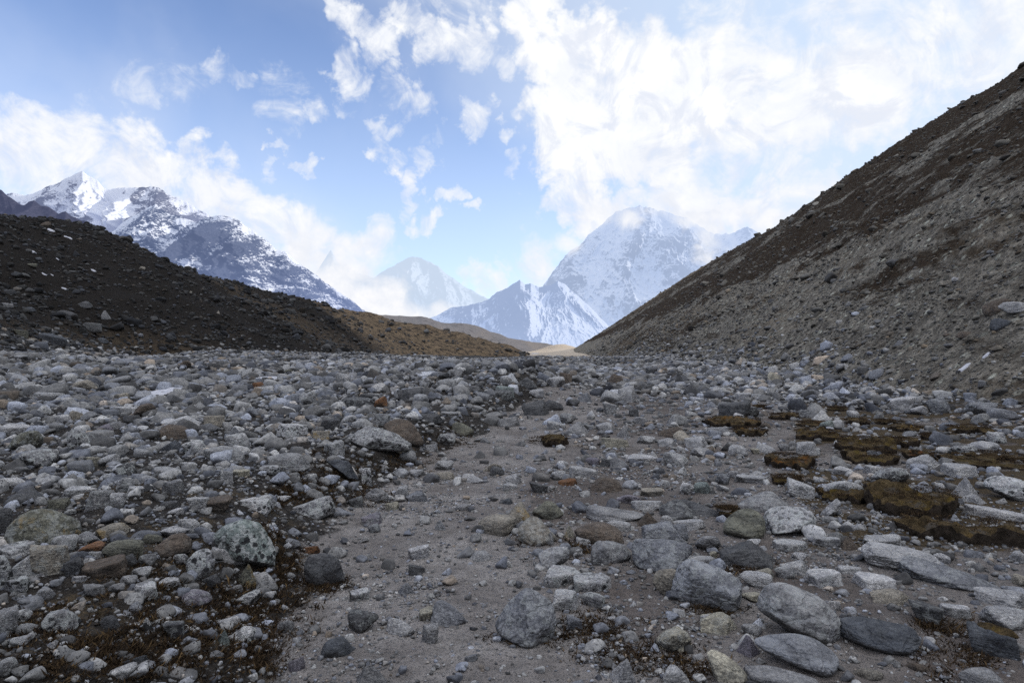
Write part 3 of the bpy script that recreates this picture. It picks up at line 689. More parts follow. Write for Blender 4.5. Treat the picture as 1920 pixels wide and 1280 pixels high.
# crop, centre x, foot y, width, height, tone, shape, marks (l/L lichen, B bands, O ochre), label, outline
ROCKS = [
 # --- lower left
 ('A', 240, 540, 380, 215, 'olive', 'r', 'lO', 'large rounded boulder with ochre lichen streaks on its face', [(60,470),(100,385),(170,332),(250,325),(330,370),(410,440),(425,540),(330,520),(180,535),(70,515)]),
 ('A', 10, 470, 110, 150, 'dark', 'r', '', 'dark boulder cut by the picture edge beside the ochre lichen boulder'),
 ('A', 290, 690, 210, 180, 'tan', 'b', 'l', 'rough tan boulder under the ochre lichen boulder'),
 ('A', 180, 705, 190, 135, 'pale', 'w', 'l', 'pale ridged stone leaning on the rough tan boulder'),
 ('A', 10, 770, 130, 190, 'pale', 'r', 'L', 'tall pale speckled boulder at the edge below the ochre boulder'),
 ('A', 100, 600, 205, 72, 'pale', 's', 'L', 'flat mottled slab left of the rough tan boulder'),
 ('A', 100, 790, 125, 92, 'pale', 'b', 'L', 'spotted block in front of the pale ridged stone'),
 ('A', 355, 570, 140, 100, 'pale', 'r', 'l', 'pale stone tucked between the ochre and tan boulders'),
 ('A', 1340, 680, 320, 300, 'green', 'b', 'L', 'big angular boulder with black lichen spots beside the trail bank', [(1175,480),(1230,420),(1330,383),(1420,430),(1455,500),(1505,590),(1500,680),(1390,640),(1200,620)]),
 ('A', 1285, 635, 250, 112, 'white', 's', 'l', 'white-topped flat rock lying before the spotted angular boulder'),
 ('A', 1095, 715, 155, 165, 'pale', 'r', 'L', 'egg-shaped stone densely spotted with black lichen', [(1025,620),(1070,560),(1140,548),(1172,600),(1165,660),(1095,715),(1040,702)]),
 ('A', 1355, 760, 140, 132, 'olive', 'p', 'O', 'pointed olive stone with orange lichen on its right side'),
 ('A', 945, 610, 205, 148, 'brown', 'b', '', 'smooth reddish brown rock left of the spotted egg stone', [(843,555),(935,475),(1000,463),(1047,530),(1042,592),(960,608),(865,602)]),
 ('A', 970, 490, 180, 75, 'white', 'r', '', 'lilac white stone behind the reddish brown rock'),
 ('A', 1035, 475, 112, 100, 'pale', 'r', 'l', 'round pale cobble behind the lilac white stone'),
 ('A', 675, 605, 205, 112, 'olive', 'r', '', 'dark olive boulder left of the reddish brown rock'),
 ('A', 575, 715, 215, 112, 'brown', 's', '', 'low brownish slab in front of the dark olive boulder'),
 ('A', 505, 575, 140, 62, 'rust', 'r', '', 'rust orange stone beside the ochre lichen boulder'),
 ('A', 635, 490, 190, 82, 'tan', 'w', 'O', 'tan mossy wedge behind the dark olive boulder'),
 ('A', 1770, 755, 215, 185, 'dark', 'b', '', 'dark block with dry moss standing at the trail edge', [(1662,650),(1690,580),(1780,570),(1850,615),(1882,725),(1800,757),(1690,740)]),
 ('A', 810, 830, 135, 98, 'white', 'b', 'L', 'white chunk with black patches in the lower left moss'),
 ('A', 1075, 870, 170, 100, 'purple', 'r', 'l', 'purplish grey boulder below the spotted egg stone'),
 ('A', 1355, 862, 145, 78, 'pale', 'r', 'L', 'speckled low stone below the orange lichen point'),
 ('A', 1255, 975, 130, 58, 'white', 's', '', 'flat white triangular plate in the moss left of the trail'),
 ('A', 1225, 1070, 95, 82, 'green', 'p', '', 'small greenish peaked stone under the white plate'),
 ('A', 672, 1262, 160, 85, 'white', 'r', 'l', 'long pale tilted stone at the bottom edge, lower left'),
 ('A', 340, 1000, 190, 122, 'grey', 'r', 'L', 'lumpy lichen boulder in the lower left corner moss'),
 ('A', 30, 1030, 130, 165, 'grey', 'b', 'l', 'grey boulder cut by the picture edge, lower left'),
 ('A', 125, 940, 105, 66, 'white', 'r', 'L', 'oval white stone with dark flecks above the lumpy lichen boulder'),
 ('A', 805, 1012, 95, 92, 'pale', 'p', 'L', 'upright speckled stone in the brown moss'),
 ('A', 950, 1030, 112, 92, 'dark', 'b', 'l', 'dark lump right of the upright speckled stone'),
 ('A', 310, 1097, 95, 60, 'white', 'p', '', 'small white splintered stone near the lower left corner'),
 ('A', 1710, 382, 255, 108, 'pale', 's', 'L', 'broad white and black speckled slab on the trail bank'),
 ('A', 1410, 345, 190, 86, 'white', 'w', 'L', 'white crusted rock left of the broad speckled slab'),
 ('A', 1080, 347, 112, 86, 'pale', 'b', '', 'pale chunk with smooth face behind the pale cobble'),
 ('A', 1190, 352, 155, 88, 'brown', 'b', '', 'brown block against the smooth pale chunk'),
 ('A', 655, 330, 88, 92, 'white', 'r', 'l', 'white stone with a black shaded side on the gravel'),
 ('A', 545, 335, 155, 108, 'grey', 'b', 'l', 'mottled grey block beside the white black-sided stone'),
 ('A', 155, 302, 210, 88, 'dark', 'd', '', 'dark smooth mound behind the ochre lichen boulder'),
 ('A', 65, 220, 140, 66, 'white', 'r', '', 'smooth white stone near the edge above the dark mound'),
 ('A', 205, 107, 215, 98, 'grey', 'r', 'L', 'big stone half white and half black-speckled near the left edge'),
 ('A', 945, 250, 112, 82, 'grey', 'b', '', 'square grey block on the gravel patch'),
 ('A', 1235, 72, 235, 84, 'grey', 'd', 'l', 'wide grey hump with fine pale netting in the stone field'),
 ('A', 1475, 147, 112, 58, 'white', 'r', 'L', 'blotched white stone at the top of the trail bank'),
 ('A', 1600, 547, 92, 58, 'blue', 'r', '', ''), ('A', 1700, 572, 92, 42, 'rust', 's', '', ''), ('A', 1550, 1002, 112, 78, 'grey', 'd', '', ''),
 ('A', 1845, 1132, 190, 112, 'slate', 'd', '', 'dark domed stone sunk in the trail near the bottom'),
 ('A', 750, 892, 98, 54, 'blue', 'd', '', ''), ('A', 740, 1192, 150, 60, 'slate', 's', '', ''), ('A', 40, 1252, 112, 112, 'pale', 'r', 'l', ''), ('A', 1625, 1212, 92, 80, 'purple', 's', '', ''),
 ('A', 1345, 1065, 150, 90, 'white', 'w', 'L', 'splintered white rock beside the greenish peaked stone'),
 ('A', 1160, 762, 92, 72, 'dark', 'r', '', ''), ('A', 705, 747, 92, 58, 'pale', 'r', '', ''), ('A', 775, 712, 112, 66, 'pale', 'r', 'l', ''), ('A', 925, 762, 106, 56, 'white', 's', 'l', ''),
 ('A', 520, 806, 112, 72, 'grey', 'b', '', ''), ('A', 255, 817, 92, 60, 'pale', 'r', '', ''), ('A', 440, 727, 76, 32, 'white', 's', '', ''), ('A', 705, 650, 86, 72, 'dark', 'r', '', ''),
 ('A', 805, 650, 100, 76, 'grey', 'r', 'l', ''), ('A', 410, 690, 112, 100, 'dark', 'w', '', ''), ('A', 490, 520, 120, 66, 'grey', 'd', 'l', ''), ('A', 530, 610, 80, 52, 'pale', 'b', 'l', ''),
 ('A', 990, 640, 80, 72, 'pale', 'r', 'L', ''), ('A', 840, 520, 100, 55, 'olive', 'r', '', ''), ('A', 330, 330, 120, 58, 'olive', 'w', '', ''), ('A', 440, 260, 175, 52, 'white', 's', 'l', ''),
 ('A', 690, 235, 95, 75, 'pale', 'r', 'l', ''), ('A', 745, 250, 85, 44, 'white', 's', '', ''), ('A', 1240, 195, 65, 75, 'pale', 'b', '', ''), ('A', 1315, 158, 100, 44, 'cream', 's', '', ''), ('A', 1550, 298, 75, 40, 'white', 'r', '', ''),
 ('A', 160, 1010, 110, 58, 'grey', 'r', 'l', ''), ('A', 130, 1080, 110, 60, 'pale', 'r', 'l', ''), ('A', 1470, 822, 66, 44, 'white', 'r', '', ''), ('A', 1180, 1150, 90, 55, 'grey', 'd', '', ''),
 ('A', 600, 990, 110, 80, 'dark', 'd', '', ''), ('A', 930, 330, 90, 46, 'dark', 'r', '', ''), ('A', 960, 365, 90, 40, 'white', 'r', '', ''), ('A', 640, 790, 95, 54, 'grey', 'r', '', ''),
 # --- trail and middle
 ('B', 1035, 1075, 340, 318, 'blue', 'p', 'l', 'large triangular boulder standing beside the trail', [(1035,757),(1090,775),(1150,838),(1192,882),(1182,930),(1207,968),(1172,1012),(1165,1065),(1095,1077),(1000,1045),(880,1010),(862,965),(930,868),(985,798)]),
 ('B', 455, 605, 122, 76, 'white', 'b', '', 'white angular block lying alone on the trail'),
 ('B', 145, 1002, 168, 118, 'dark', 'r', 'l', 'dark speckled cobble on the left of the trail'),
 ('B', 350, 1017, 155, 92, 'pale', 'd', '', 'pale granite dome beside the dark speckled cobble'),
 ('B', 610, 962, 195, 128, 'blue', 'd', '', 'low blue grey dome sunk in the middle of the trail'),
 ('B', 495, 937, 84, 68, 'cream', 'b', '', 'small tan cube of stone on the trail'),
 ('B', 515, 1067, 92, 120, 'grey', 'b', '', 'upright grey stone with moss in front of the tan cube'),
 ('B', 195, 1295, 195, 124, 'grey', 'p', '', 'pointed grey rock cut by the bottom edge on the trail'),
 ('B', 130, 832, 112, 66, 'white', 's', 'L', 'flat black and white stone on the left of the trail'),
 ('B', 390, 802, 115, 74, 'blue', 'p', '', 'low bluish peaked stone in the trail gravel'),
 ('B', 880, 472, 235, 112, 'tan', 'd', '', 'tan dome worn by feet in the trail'),
 ('B', 1005, 405, 165, 108, 'tan', 'd', 'O', 'tan hump behind the worn tan dome'),
 ('B', 1105, 522, 235, 132, 'tan', 'd', 'l', 'broad tan rock with a mossy dark foot right of the worn dome'),
 ('B', 1155, 388, 178, 104, 'olive', 'p', '', 'olive grey pyramid of rock above the broad tan rock', [(1068,350),(1100,325),(1150,284),(1190,298),(1242,358),(1190,392),(1095,385)]),
 ('B', 1185, 660, 178, 128, 'pale', 'b', 'l', 'flat-faced pale block beside the trail', [(1100,580),(1130,560),(1180,535),(1265,532),(1275,600),(1200,650),(1110,662)]),
 ('B', 1230, 757, 235, 106, 'white', 's', 'L', 'ragged white lichen-crusted rock under the flat-faced block'),
 ('B', 1395, 782, 212, 98, 'pale', 's', 'L', 'long slanting rock right of the ragged white rock'),
 ('B', 1255, 885, 152, 106, 'white', 'b', 'l', 'squat white cobble beside the triangular boulder'),
 ('B', 1405, 862, 132, 82, 'grey', 'r', 'L', 'dark lichen stone right of the squat white cobble'),
 ('B', 1300, 988, 92, 78, 'blue', 'b', '', 'small bluish cube right of the triangular boulder'),
 ('B', 1445, 522, 285, 118, 'brown', 'd', '', 'dark brown mossy mound of rock behind the flat-faced block'),
 ('B', 1275, 490, 75, 68, 'cream', 'p', 'O', 'small orange-stained point at the end of the mossy mound'),
 ('B', 1500, 632, 225, 130, 'grey', 'r', 'l', 'rough grey boulder before the mossy mound'),
 ('B', 1760, 672, 325, 178, 'blue', 'b', 'l', 'large blue grey block with a flat sloping face', [(1605,545),(1628,505),(1800,493),(1852,500),(1925,560),(1922,605),(1830,630),(1760,672),(1625,650)]),
 ('B', 1800, 805, 152, 158, 'tan', 'r', '', 'rounded tan block below the large blue grey block'),
 ('B', 1835, 1118, 195, 134, 'cream', 'r', 'l', 'cream domed boulder near the bottom'),
 ('B', 1510, 402, 320, 92, 'grey', 'w', '', 'long grey wedge lying above the mossy mound', [(1355,355),(1380,313),(1480,330),(1600,352),(1680,372),(1600,395),(1370,404)]),
 ('B', 1540, 452, 132, 62, 'pale', 'r', '', 'pale stone between the grey wedge and the mossy mound'),
 ('B', 1800, 512, 270, 112, 'blue', 'w', 'l', 'bluish sloping slab behind the large blue grey block'),
 ('B', 1475, 237, 182, 80, 'brown', 'd', '', 'brownish hump beyond the grey wedge'),
 ('B', 1100, 242, 108, 54, 'dark', 'b', '', 'small dark block standing in the sand'),
 ('B', 1265, 206, 112, 40, 'rust', 's', '', 'flat rusty stone in the sand'),
 ('B', 1210, 167, 92, 44, 'pale', 'r', '', ''), ('B', 965, 192, 88, 52, 'pale', 'w', '', ''), ('B', 1350, 157, 165, 58, 'pale', 's', '', ''),
 ('B', 1665, 82, 205, 44, 'white', 's', '', 'flat whitish slab in the sandy ground'),
 ('B', 1850, 97, 138, 78, 'pale', 'r', 'l', 'rounded pale boulder right of the flat whitish slab'),
 ('B', 1590, 302, 142, 60, 'purple', 'd', '', ''), ('B', 365, 267, 74, 62, 'pale', 'r', '', 'pale pebble-like cobble on the left edge of the trail'),
 ('B', 570, 452, 84, 62, 'blue', 'p', '', ''), ('B', 170, 204, 66, 98, 'white', 'b', 'L', 'white speckled stone set on end at the bank'), ('B', 310, 337, 84, 46, 'cream', 'w', '', ''), ('B', 110, 322, 84, 56, 'dark', 'b', 'l', ''),
 ('B', 790, 617, 125, 56, 'pale', 'd', '', ''), ('B', 1570, 1310, 210, 170, 'pale', 'p', '', 'pale pointed boulder cut by the bottom edge'),
 ('B', 1845, 1300, 155, 110, 'pale', 'r', '', 'lilac grey stone at the bottom edge beside the pale pointed boulder'),
 ('B', 1905, 248, 64, 62, 'white', 'r', '', ''), ('B', 1870, 390, 220, 92, 'dark', 'd', 'l', ''), ('B', 1805, 425, 84, 60, 'pale', 'r', '', ''),
 ('B', 1700, 430, 150, 84, 'brown', 'p', '', ''), ('B', 1720, 262, 130, 44, 'tan', 's', '', ''), ('B', 1700, 340, 190, 62, 'pale', 's', '', ''),
 ('B', 880, 150, 80, 52, 'dark', 'r', '', ''), ('B', 950, 230, 84, 40, 'pale', 's', '', ''), ('B', 440, 160, 80, 46, 'pale', 'r', '', ''), ('B', 585, 170, 130, 46, 'tan', 'd', '', ''), ('B', 850, 130, 110, 50, 'tan', 'd', '', ''),
 ('B', 750, 185, 150, 40, 'pale', 'd', '', ''), ('B', 590, 120, 110, 55, 'pale', 'r', 'l', ''), ('B', 1545, 118, 110, 70, 'grey', 'd', '', ''), ('B', 1400, 92, 80, 44, 'purple', 'r', '', ''), ('B', 1480, 100, 76, 44, 'dark', 'b', '', ''),
 ('B', 210, 460, 70, 50, 'blue', 'r', 'l', ''), ('B', 200, 415, 130, 60, 'purple', 'w', 'l', ''), ('B', 440, 290, 120, 55, 'blue', 'w', '', ''), ('B', 220, 290, 140, 80, 'grey', 'd', '', ''), ('B', 1165, 525, 70, 75, 'grey', 'p', '', ''),
 ('B', 1000, 760, 40, 40, 'blue', 'r', '', ''), ('B', 1500, 940, 50, 30, 'white', 'r', '', ''), ('B', 1385, 1125, 46, 34, 'white', 'r', '', ''), ('B', 740, 1162, 80, 44, 'blue', 's', '', ''), ('B', 440, 690, 92, 62, 'dark', 's', '', ''), ('B', 720, 830, 40, 40, 'grey', 'r', '', ''), ('B', 690, 340, 90, 36, 'grey', 'd', '', ''),
 # --- lower right
 ('C', 185, 885, 380, 272, 'blue', 'b', 'lB', 'big blocky grey boulder with a lined face, right of centre', [(30,660),(80,608),(190,635),(260,655),(378,745),(358,872),(240,875),(15,885),(-8,800)]),
 ('C', 690, 1060, 440, 318, 'grey', 'w', 'lB', 'huge slanting slab-sided boulder with streaked grain', [(515,775),(590,742),(690,768),(800,808),(905,930),(895,1030),(835,1062),(690,1030),(560,965),(465,925),(478,840)]),
 ('C', 670, 1240, 440, 228, 'blue', 'r', 'B', 'oval banded boulder with wavy pale stripes near the bottom', [(448,1112),(520,1058),(640,1013),(740,1018),(830,1068),(892,1132),(872,1215),(800,1243),(640,1205),(500,1160)]),
 ('C', 1120, 1128, 420, 188, 'slate', 'r', 'B', 'dark blue banded boulder lying on its side', [(905,1005),(955,945),(1130,938),(1280,943),(1325,1000),(1315,1082),(1150,1128),(1040,1118),(918,1080)]),
 ('C', 1235, 692, 398, 166, 'pale', 's', '', 'long pale slab with a flat top beside a pointed blue slab', [(1038,595),(1078,528),(1250,538),(1400,573),(1437,628),(1270,660),(1170,694),(1080,665)]),
 ('C', 1480, 772, 545, 165, 'blue', 'w', 'l', 'long blue grey slab tapering to a point', [(1218,705),(1240,622),(1300,608),(1400,638),(1560,688),(1762,766),(1640,768),(1460,766),(1350,775),(1258,756)]),
 ('C', 390, 495, 232, 168, 'olive', 'r', 'B', 'round olive boulder with vertical streaks', [(278,450),(330,368),(420,328),(492,368),(504,430),(472,495),(380,497),(290,475)]),
 ('C', 640, 478, 280, 160, 'pale', 'b', 'L', 'blocky pale boulder beside the round olive boulder', [(498,395),(530,343),(640,318),(740,328),(778,400),(765,440),(650,450),(590,478),(515,478)]),
 ('C', 520, 352, 335, 108, 'grey', 'd', 'l', 'long low grey boulder behind the round olive one'),
 ('C', 410, 650, 305, 142, 'dark', 'w', '', 'dark mossy-footed rock above the marbled stone'),
 ('C', 450, 762, 175, 98, 'pale', 'r', 'B', 'marbled white and grey stone'),
 ('C', 255, 1015, 215, 115, 'cream', 'w', 'l', 'cream wedge of rock below the big lined boulder'),
 ('C', 410, 1138, 165, 118, 'purple', 'p', '', 'purplish wedge beside the oval banded boulder'),
 ('C', 295, 1285, 220, 182, 'cream', 'w', '', 'cream sloping rock at the bottom edge', [(188,1130),(215,1102),(270,1120),(350,1180),(410,1235),(380,1285),(240,1285)]),
 ('C', 590, 1320, 410, 110, 'grey', 's', '', 'wide grey slab cut by the bottom edge'),
 ('C', 825, 768, 205, 94, 'white', 's', 'l', 'white jagged rock right of the marbled stone'),
 ('C', 1100, 778, 235, 80, 'white', 's', '', 'flat cracked white rock left of the tapering slab'),
 ('C', 1050, 724, 86, 46, 'white', 'r', '', 'small quartz-white stone on the flat cracked rock'),
 ('C', 1190, 852, 215, 82, 'tan', 'w', '', 'tan rock with a long tail below the flat cracked rock'),
 ('C', 1370, 948, 170, 110, 'dark', 'b', 'l', 'dark lump of rock above the dark blue banded boulder'),
 ('C', 1535, 925, 160, 76, 'white', 's', 'l', 'white-topped slab resting against the dark lump'),
 ('C', 1800, 990, 235, 130, 'pale', 'r', 'l', 'round speckled boulder at the right edge'),
 ('C', 1790, 868, 265, 102, 'pale', 'w', '', 'pale lying rock above the round speckled boulder'),
 ('C', 1740, 1135, 255, 165, 'slate', 'b', '', 'dark rock capped with mustard yellow moss'),
 ('C', 1690, 1310, 225, 104, 'grey', 'r', 'B', 'wavy grey rock at the bottom right edge'),
 ('C', 1815, 282, 215, 128, 'white', 'r', 'LB', 'white marbled boulder at the right edge by the turf', [(1712,225),(1730,170),(1800,153),(1900,170),(1940,210),(1930,290),(1820,265)]),
 ('C', 1585, 268, 170, 112, 'pale', 'p', '', 'pale pyramid of rock beside the white marbled boulder'),
 ('C', 1565, 162, 195, 72, 'pale', 's', '', 'flat pale rock behind the pale pyramid'),
 ('C', 1190, 198, 195, 92, 'grey', 'r', 'L', 'dark lichened rock sitting on the moss turf'),
 ('C', 695, 272, 158, 98, 'white', 'b', 'l', 'whitish crystalline block left of the overhanging turf'),
 ('C', 900, 285, 270, 130, 'pale', 'd', 'l', 'long pale hump behind the overhanging turf'),
 ('C', 860, 378, 125, 108, 'pale', 'w', '', 'pale plate leaning under the turf edge', [(805,365),(850,320),(895,270),(915,300),(900,345),(840,378)]),
 ('C', 1375, 122, 185, 88, 'pale', 'w', '', 'pale faceted rock on the bare soil amid the turf'),
 ('C', 1770, 388, 330, 40, 'white', 's', '', 'thin white outcrop strip in the turf at the right'),
 ('C', 1140, 538, 195, 62, 'pale', 's', 'l', ''), ('C', 965, 558, 130, 78, 'brown', 'p', '', 'brown peaked stone left of the long pale slab'), ('C', 640, 558, 185, 62, 'pale', 's', 'l', ''), ('C', 840, 542, 155, 62, 'pale', 's', '', ''),
 ('C', 665, 688, 150, 76, 'pale', 'w', '', ''), ('C', 610, 706, 110, 70, 'pale', 'r', 'l', ''), ('C', 428, 838, 118, 60, 'cream', 'r', '', 'small cream stone between the two biggest boulders'), ('C', 225, 602, 44, 42, 'cream', 'b', '', ''),
 ('C', 80, 252, 80, 62, 'white', 'r', 'l', ''), ('C', 165, 248, 92, 60, 'green', 'b', '', ''), ('C', 425, 192, 165, 46, 'pale', 's', '', ''), ('C', 275, 198, 80, 62, 'blue', 'r', 'l', ''), ('C', 740, 42, 125, 52, 'pale', 'b', 'l', ''),
 ('C', 1885, 622, 92, 62, 'pale', 'r', '', ''), ('C', 690, 608, 84, 42, 'white', 'r', '', ''), ('C', 1895, 752, 84, 62, 'tan', 'r', '', ''), ('C', 190, 558, 138, 84, 'grey', 'r', '', ''), ('C', 95, 447, 185, 62, 'pale', 's', '', ''),
 ('C', 1640, 302, 110, 52, 'pale', 'w', '', ''), ('C', 1450, 237, 64, 56, 'pale', 'r', '', ''), ('C', 130, 368, 275, 76, 'dark', 'd', '', 'low dark shelf of rock left of the round olive boulder'), ('C', 40, 500, 100, 90, 'blue', 'r', '', ''), ('C', 45, 605, 130, 100, 'blue', 'r', 'l', ''),
 ('C', 930, 142, 110, 38, 'white', 's', '', ''), ('C', 1100, 140, 110, 44, 'pale', 's', '', ''), ('C', 440, 528, 84, 36, 'white', 'r', '', ''), ('C', 1020, 455, 88, 44, 'pale', 'w', '', ''), ('C', 860, 412, 90, 44, 'grey', 'r', 'l', ''),
 ('C', 510, 712, 92, 62, 'cream', 'w', '', ''), ('C', 960, 690, 140, 44, 'pale', 's', '', ''), ('C', 1465, 628, 86, 54, 'white', 's', '', ''), ('C', 870, 880, 90, 60, 'white', 's', '', ''), ('C', 180, 970, 60, 70, 'white', 'r', '', ''), ('C', 430, 1015, 110, 60, 'pale', 'r', '', ''),
 ('C', 20, 1100, 210, 115, 'cream', 'd', '', ''), ('C', 1050, 1250, 180, 60, 'tan', 'd', '', ''), ('C', 1320, 1210, 130, 52, 'brown', 'd', '', ''), ('C', 335, 160, 60, 40, 'grey', 'r', '', ''), ('C', 1735, 840, 70, 44, 'white', 'r', '', ''), ('C', 150, 645, 180, 50, 'pale', 's', '', ''),
 # --- stone field, left middle
 ('D', 150, 890, 172, 112, 'olive', 'r', 'l', 'round dark-speckled boulder near the left edge of the stone field'),
 ('D', 450, 878, 142, 114, 'grey', 'r', 'L', 'tilted boulder peppered with black lichen in the stone field'),
 ('D', 790, 702, 112, 72, 'brown', 'r', '', 'smooth brown boulder below the snow patch in the stone field'),
 ('D', 700, 692, 142, 54, 'white', 's', 'l', ''), ('D', 1010, 762, 195, 66, 'white', 'w', 'l', 'broad whitish angular rock in the left stone field'),
 ('D', 945, 822, 195, 78, 'brown', 'd', '', 'low brown boulder in front of the whitish angular rock'), ('D', 1060, 898, 132, 68, 'white', 'r', 'L', ''), ('D', 950, 893, 132, 62, 'slate', 'w', '', ''),
 ('D', 1600, 812, 175, 72, 'white', 's', 'L', 'white crusted rock with a black hollow in the stone field'), ('D', 1285, 802, 84, 46, 'blue', 'p', '', ''), ('D', 1295, 872, 132, 82, 'pale', 'r', 'l', ''), ('D', 1170, 762, 112, 72, 'tan', 'b', '', ''),
 ('D', 345, 742, 84, 54, 'white', 'r', '', ''), ('D', 420, 722, 74, 56, 'tan', 'r', '', ''), ('D', 665, 622, 82, 52, 'tan', 'b', '', ''), ('D', 1410, 550, 64, 38, 'rust', 'r', '', 'orange stone far out in the left stone field'),
 ('D', 1680, 642, 92, 82, 'pale', 'r', 'l', ''), ('D', 1220, 702, 125, 40, 'white', 's', '', ''), ('D', 1380, 705, 90, 50, 'blue', 'r', '', ''), ('D', 270, 615, 160, 46, 'pale', 's', 'l', ''), ('D', 590, 778, 100, 40, 'purple', 'd', '', ''),
 ('D', 510, 975, 70, 60, 'cream', 'b', '', ''), ('D', 590, 975, 130, 70, 'pale', 'r', 'l', ''), ('D', 395, 1010, 70, 46, 'cream', 'r', '', ''), ('D', 700, 1020, 110, 70, 'dark', 'w', 'L', ''), ('D', 1030, 985, 90, 40, 'white', 'r', 'l', ''), ('D', 915, 1030, 140, 56, 'pale', 's', 'l', ''),
 ('D', 1035, 920, 70, 50, 'blue', 'p', '', ''), ('D', 460, 560, 130, 60, 'tan', 'd', '', ''), ('D', 90, 800, 170, 60, 'white', 's', '', ''), ('D', 60, 560, 170, 34, 'white', 's', '', ''), ('D', 1745, 830, 110, 56, 'tan', 's', 'O', ''), ('D', 650, 770, 90, 46, 'grey', 'r', '', ''),
 ('D', 1010, 435, 66, 40, 'brown', 'r', '', ''), ('D', 1590, 470, 90, 34, 'dark', 'd', '', ''), ('D', 1870, 520, 80, 60, 'pale', 'r', '', ''),
 # --- swell in the middle
 ('G', 930, 690, 490, 215, 'grey', 'w', 'L', 'sprawling speckled outcrop at the bend of the trail', [(685,610),(740,560),(800,478),(900,508),(1060,578),(1172,650),(1165,692),(1000,694),(850,680),(755,668)]),
 ('G', 1110, 622, 305, 205, 'brown', 'd', '', 'dark brown outcrop behind the sprawling speckled one', [(955,490),(1040,418),(1150,448),(1222,540),(1262,612),(1160,625),(1050,590)]),
 ('G', 660, 880, 228, 155, 'slate', 'w', '', 'slate black slab tilted on the bank', [(545,745),(600,722),(690,740),(772,882),(700,882),(600,810)]),
 ('G', 255, 800, 330, 125, 'grey', 'w', 'l', 'dark grey ridge of rock left of the black slab'),
 ('G', 590, 700, 160, 120, 'pale', 'b', 'l', 'pale cracked block above the black slab'),
 ('G', 270, 540, 220, 80, 'white', 'w', 'L', ''), ('G', 560, 505, 140, 95, 'dark', 'b', '', 'dark slab-topped block left of the pale outcrop'), ('G', 750, 345, 265, 85, 'dark', 'b', 'l', 'flat dark block beside the rusty round stone'),
 ('G', 935, 345, 104, 95, 'rust', 'r', '', 'rusty round stone in the middle distance'), ('G', 1170, 280, 230, 95, 'dark', 'w', '', 'dark slanting slab right of the rusty round stone'), ('G', 1080, 165, 110, 80, 'dark', 'p', '', 'dark peaked boulder beyond the rusty round stone'),
 ('G', 1430, 620, 160, 92, 'grey', 'r', 'L', 'dark spotted boulder resting on the trail bank'), ('G', 1545, 545, 175, 100, 'olive', 'd', '', 'bushy brown domed rock above the dark spotted boulder'), ('G', 380, 310, 110, 90, 'pale', 'r', 'l', ''),
 ('G', 650, 150, 130, 70, 'pale', 'r', 'l', ''), ('G', 745, 170, 100, 60, 'grey', 'r', '', ''), ('G', 1500, 120, 110, 75, 'grey', 'r', '', 'grey boulder on the crest of the stony swell'), ('G', 1410, 120, 90, 50, 'dark', 'r', 'l', ''), ('G', 770, 110, 70, 75, 'dark', 'b', '', ''),
 ('G', 1450, 195, 180, 78, 'grey', 'w', 'l', ''), ('G', 260, 88, 110, 45, 'olive', 'd', '', ''), ('G', 215, 265, 74, 50, 'blue', 'r', '', ''), ('G', 1300, 450, 200, 72, 'dark', 'w', '', ''), ('G', 1450, 410, 150, 46, 'grey', 's', 'l', ''), ('G', 1840, 270, 170, 70, 'dark', 's', 'l', ''),
 ('G', 700, 460, 130, 66, 'white', 'r', 'l', ''), ('G', 940, 470, 130, 90, 'grey', 'b', 'l', ''), ('G', 1310, 665, 120, 62, 'pale', 's', '', ''), ('G', 1890, 1060, 90, 44, 'slate', 'w', '', ''), ('G', 1100, 990, 95, 70, 'pale', 'r', '', ''), ('G', 895, 1045, 170, 90, 'grey', 'd', '', ''),
 ('E', 1195, 538, 104, 60, 'pale', 'r', '', 'pale oval boulder at the far head of the trail'), ('E', 1250, 522, 74, 62, 'brown', 'b', '', 'brownish block behind the pale oval boulder'), ('E', 1590, 622, 104, 92, 'pale', 'w', '', 'pale slanted wedge where the sand meets the scree'),
 ('E', 1190, 668, 104, 58, 'dark', 'r', '', 'dark rounded rock on the sand beyond the bend'), ('E', 1090, 695, 155, 82, 'dark', 'w', '', 'dark wedge beside the far trail'), ('E', 1490, 690, 84, 66, 'pale', 'b', 'l', 'speckled cube on the sand'),
 ('E', 1320, 800, 150, 66, 'grey', 'd', '', 'grey domed boulder on the turf ledge by the trail'), ('E', 1565, 817, 94, 72, 'grey', 'p', '', 'grey pointed boulder on open sand'), ('E', 1520, 872, 155, 62, 'cream', 's', '', 'pale flat-topped slab on open sand'),
 ('E', 920, 592, 112, 56, 'green', 's', 'l', ''), ('E', 1525, 527, 94, 60, 'brown', 'd', '', ''), ('E', 1875, 545, 84, 84, 'dark', 'p', '', 'dark peaked boulder at the scree foot'), ('E', 1040, 546, 115, 62, 'dark', 'w', '', ''), ('E', 1200, 772, 105, 48, 'pale', 's', 'l', ''),
 ('E', 940, 757, 135, 54, 'grey', 's', '', ''), ('E', 1360, 622, 84, 54, 'blue', 'w', '', ''), ('E', 1265, 740, 90, 58, 'grey', 'r', 'l', ''), ('E', 1625, 700, 60, 50, 'dark', 'b', '', ''), ('E', 1810, 865, 110, 46, 'pale', 'w', '', ''), ('E', 1690, 850, 100, 46, 'pale', 'r', '', ''), ('E', 1830, 815, 140, 60, 'brown', 'd', '', ''),
 ('E', 1290, 645, 76, 40, 'dark', 'r', '', ''), ('E', 1095, 600, 84, 50, 'pale', 'r', '', ''), ('E', 740, 560, 90, 34, 'grey', 's', '', ''), ('E', 1720, 470, 70, 40, 'dark', 'b', '', ''), ('E', 1660, 740, 90, 40, 'grey', 'r', '', ''), ('E', 1470, 780, 110, 50, 'pale', 'w', '', ''),
 # --- right middle
